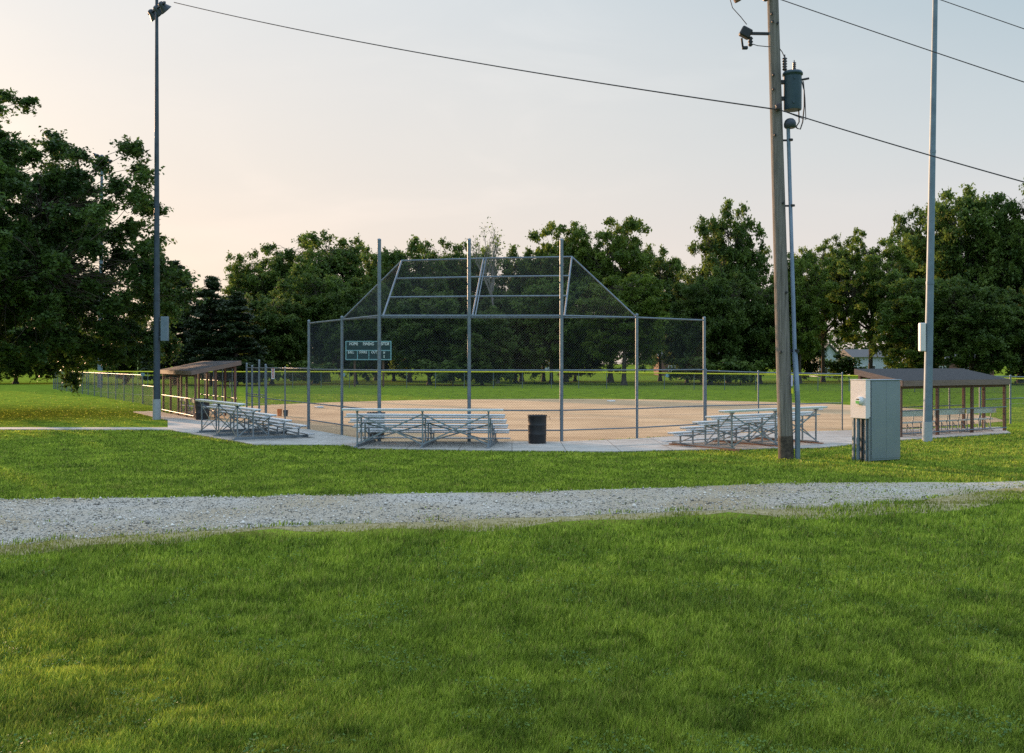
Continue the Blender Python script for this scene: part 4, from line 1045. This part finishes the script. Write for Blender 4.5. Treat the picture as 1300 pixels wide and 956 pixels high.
def blades(name, label, n, ynear, yfar, hmin, hmax, wpx, edge=True, pw=0., dryedge=False):
    X, Y = spread(n, ynear, yfar, pw)
    jx, jy = rg.normal(0,.07,n), rg.normal(0,.09,n)+(vnoise(X,Y,1.6,33)-.5)*.5; inroad = inpoly(X+jx, Y+jy, road_poly); inc = inpoly(X, Y, conc_poly); ind = inpoly(X, Y, dirt_poly)
    patch = vnoise(X,Y,1.7,1)*.6+vnoise(X,Y,5,2)*.4
    fade = np.clip((X/Y*F+650-930)/300,0,1)*.9       # the track is overgrown towards its right end
    keep_road = (rg.uniform(size=n) < fade*1.15*np.clip((vnoise(X,Y,1.9,15)*.5+vnoise(X,Y,.8,16)*.3+patch*.2-.25)*5,0,1)+.012+.10*np.clip((vnoise(X,Y,1.3,44)-.62)*4,0,1))
    keep = (~inc) & (~ind) & (~inroad | keep_road)
    X, Y, patch, inroad = X[keep], Y[keep], patch[keep], inroad[keep]; n = len(X)
    tuft = vnoise(X,Y,6,61)*.6+vnoise(X,Y,13,62)*.4; big = vnoise(X,Y,1.3,9)*.3+vnoise(X,Y,3.2,10)*.3+tuft*.45; h = (hmin+(hmax-hmin)*np.clip(patch*.7+big*.8-.25,0,1))*rg.uniform(.45,1.25,n)
    ynear_edge = np.interp(X, near_line[:,0], near_line[:,1]); yfar_edge = np.interp(X, far_line[:,0], far_line[:,1])
    dn = ynear_edge - Y      # distance on the camera side of the track
    df = Y - yfar_edge
    side = (dn > 0)
    worn = np.where(side, np.clip(1.3-dn/1.1,0,1), 0)*np.clip((vnoise(X,Y,.7,21)-.22)*2.6,0,1); worn = np.maximum(worn, np.where(inroad & (rg.uniform(size=n)<.6), .9, 0))
    kk = rg.uniform(size=n) > worn*.72; X,Y,patch,inroad,h,dn,df,side,worn = [q[kk] for q in (X,Y,patch,inroad,h,dn,df,side,worn)]; n = len(X)
    h *= (1-.6*worn); h *= np.where(inroad,.45,1); h *= np.where((df>0)&(df<.5), 1.25, 1)
    wdt = wpx/F*Y*np.minimum(2.4,rg.lognormal(0,.42,n))
    th = rg.uniform(0,6.283,n); lean = rg.uniform(.05,.6,n)*h; la = rg.uniform(0,6.283,n)
    dx, dy = np.cos(th)*wdt/2, np.sin(th)*wdt/2; lx, ly = np.cos(la)*lean+.12*h, np.sin(la)*lean
    V = np.empty((n,6,3))
    V[:,0] = np.stack([X-dx,Y-dy,0*X-.005],1); V[:,1] = np.stack([X+dx,Y+dy,0*X-.005],1)
    V[:,2] = np.stack([X+lx*.35-dx*.8,Y+ly*.35-dy*.8,h*.6],1); V[:,3] = np.stack([X+lx*.35+dx*.8,Y+ly*.35+dy*.8,h*.6],1)
    V[:,4] = np.stack([X+lx-dx*.12,Y+ly-dy*.12,h],1); V[:,5] = np.stack([X+lx+dx*.12,Y+ly+dy*.12,h],1)
    b0 = (np.arange(n)*6)[:,None]; Q = np.concatenate([b0+np.array([0,1,3,2]), b0+np.array([2,3,5,4])],1).reshape(-1,4)
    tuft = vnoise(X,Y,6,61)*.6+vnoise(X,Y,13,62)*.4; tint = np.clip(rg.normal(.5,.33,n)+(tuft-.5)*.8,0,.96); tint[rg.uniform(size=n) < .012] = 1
    dry = np.clip(worn*.9+(rg.uniform(size=n) < .06)*.7+rg.normal(0,.08,n)*(worn>0),0,1)
    o = np_mesh(name, V.reshape(-1,3), Q, blade_m, None, {'tint': np.repeat(tint,6), 'dry': np.repeat(dry*.8,6)})
    return tag(o, label, 'grass', kind='stuff')
blades('grass', 'uneven green grass growing on the near side of the gravel track', 760000, 1040, 636, .024, .115, .95, pw=-.15)
blades('lawn_grass', 'shorter green grass between the gravel track and the concrete', 300000, 640, 546, .025, .07, .95)

blades('outer_grass', 'short sunlit grass left of the light pole along the foul fence', 60000, 548, 496, .015,.035, 1.2)
# clover patches in the near grass
n = 60000; X, Y = spread(n, 1040, 640); k = (vnoise(X,Y,1.4,91)*.6+vnoise(X,Y,4,92)*.4 > .60) & ~inpoly(X,Y,road_poly); X, Y = X[k], Y[k]; n = len(X)
ow = leaves_mesh('clover', np.stack([X,Y,rg.uniform(.025,.07,n)],1), rg.uniform(0,1,n), .022, 1.0, leafmat('clover_leaf', (.05,.12,.02), (.16,.27,.05), .3), None, rg, 1.5)
tag(ow, 'low clover leaves in patches among the near grass', 'clover', kind='stuff')
# stones on the track
n = 95000; X, Y = spread(n, 735, 597)
k = inpoly(X+rg.normal(0,.12,n), Y+rg.normal(0,.14,n), road_poly); X, Y = X[k], Y[k]; n = len(X)
fade = np.clip((X/Y*F+650-930)/300,0,1); k = rg.uniform(size=n) > fade*1.05; X, Y = X[k], Y[k]; n = len(X)
fr_ = (Y-np.interp(X,near_line[:,0],near_line[:,1]))/np.maximum(.5,np.interp(X,far_line[:,0],far_line[:,1])-np.interp(X,near_line[:,0],near_line[:,1]))
rut = np.exp(-((fr_-.3)/.08)**2)+np.exp(-((fr_-.72)/.08)**2); k = rg.uniform(size=n) > .35*rut*np.clip(vnoise(X,Y,.9,51)*1.6,0,1); X, Y = X[k], Y[k]; n = len(X)
r_ = rg.lognormal(math.log(.0115),.42,n)*(.8+Y/60); O = np.array([(1,0,0),(0,1,0),(-1,0,0),(0,-1,0),(0,0,.75),(0,0,-.5)])
V = O[None]*r_[:,None,None]*rg.uniform(.6,1.3,(n,6,1)); a = rg.uniform(0,6.28,n); ca, sa = np.cos(a)[:,None], np.sin(a)[:,None]
V = np.stack([V[...,0]*ca-V[...,1]*sa, V[...,0]*sa+V[...,1]*ca, V[...,2]],-1) + np.stack([X,Y,r_*.3+.004],1)[:,None]
fq = np.array([(0,1,4),(1,2,4),(2,3,4),(3,0,4),(1,0,5),(2,1,5),(3,2,5),(0,3,5)])
stone_m = leafmat('stone', (.13,.12,.10), (.86,.80,.70), 0.)
o = np_mesh('gravel', V.reshape(-1,3), ((np.arange(n)*6)[:,None,None]+fq[None]).reshape(-1,3), stone_m, None, {'tint': np.repeat(np.clip(rg.beta(1.5,1.9,n)+(vnoise(X,Y,2.2,81)-.5)*.35,0,1),6)})
tag(o, 'loose pale crushed stones covering the track', 'gravel', kind='stuff')
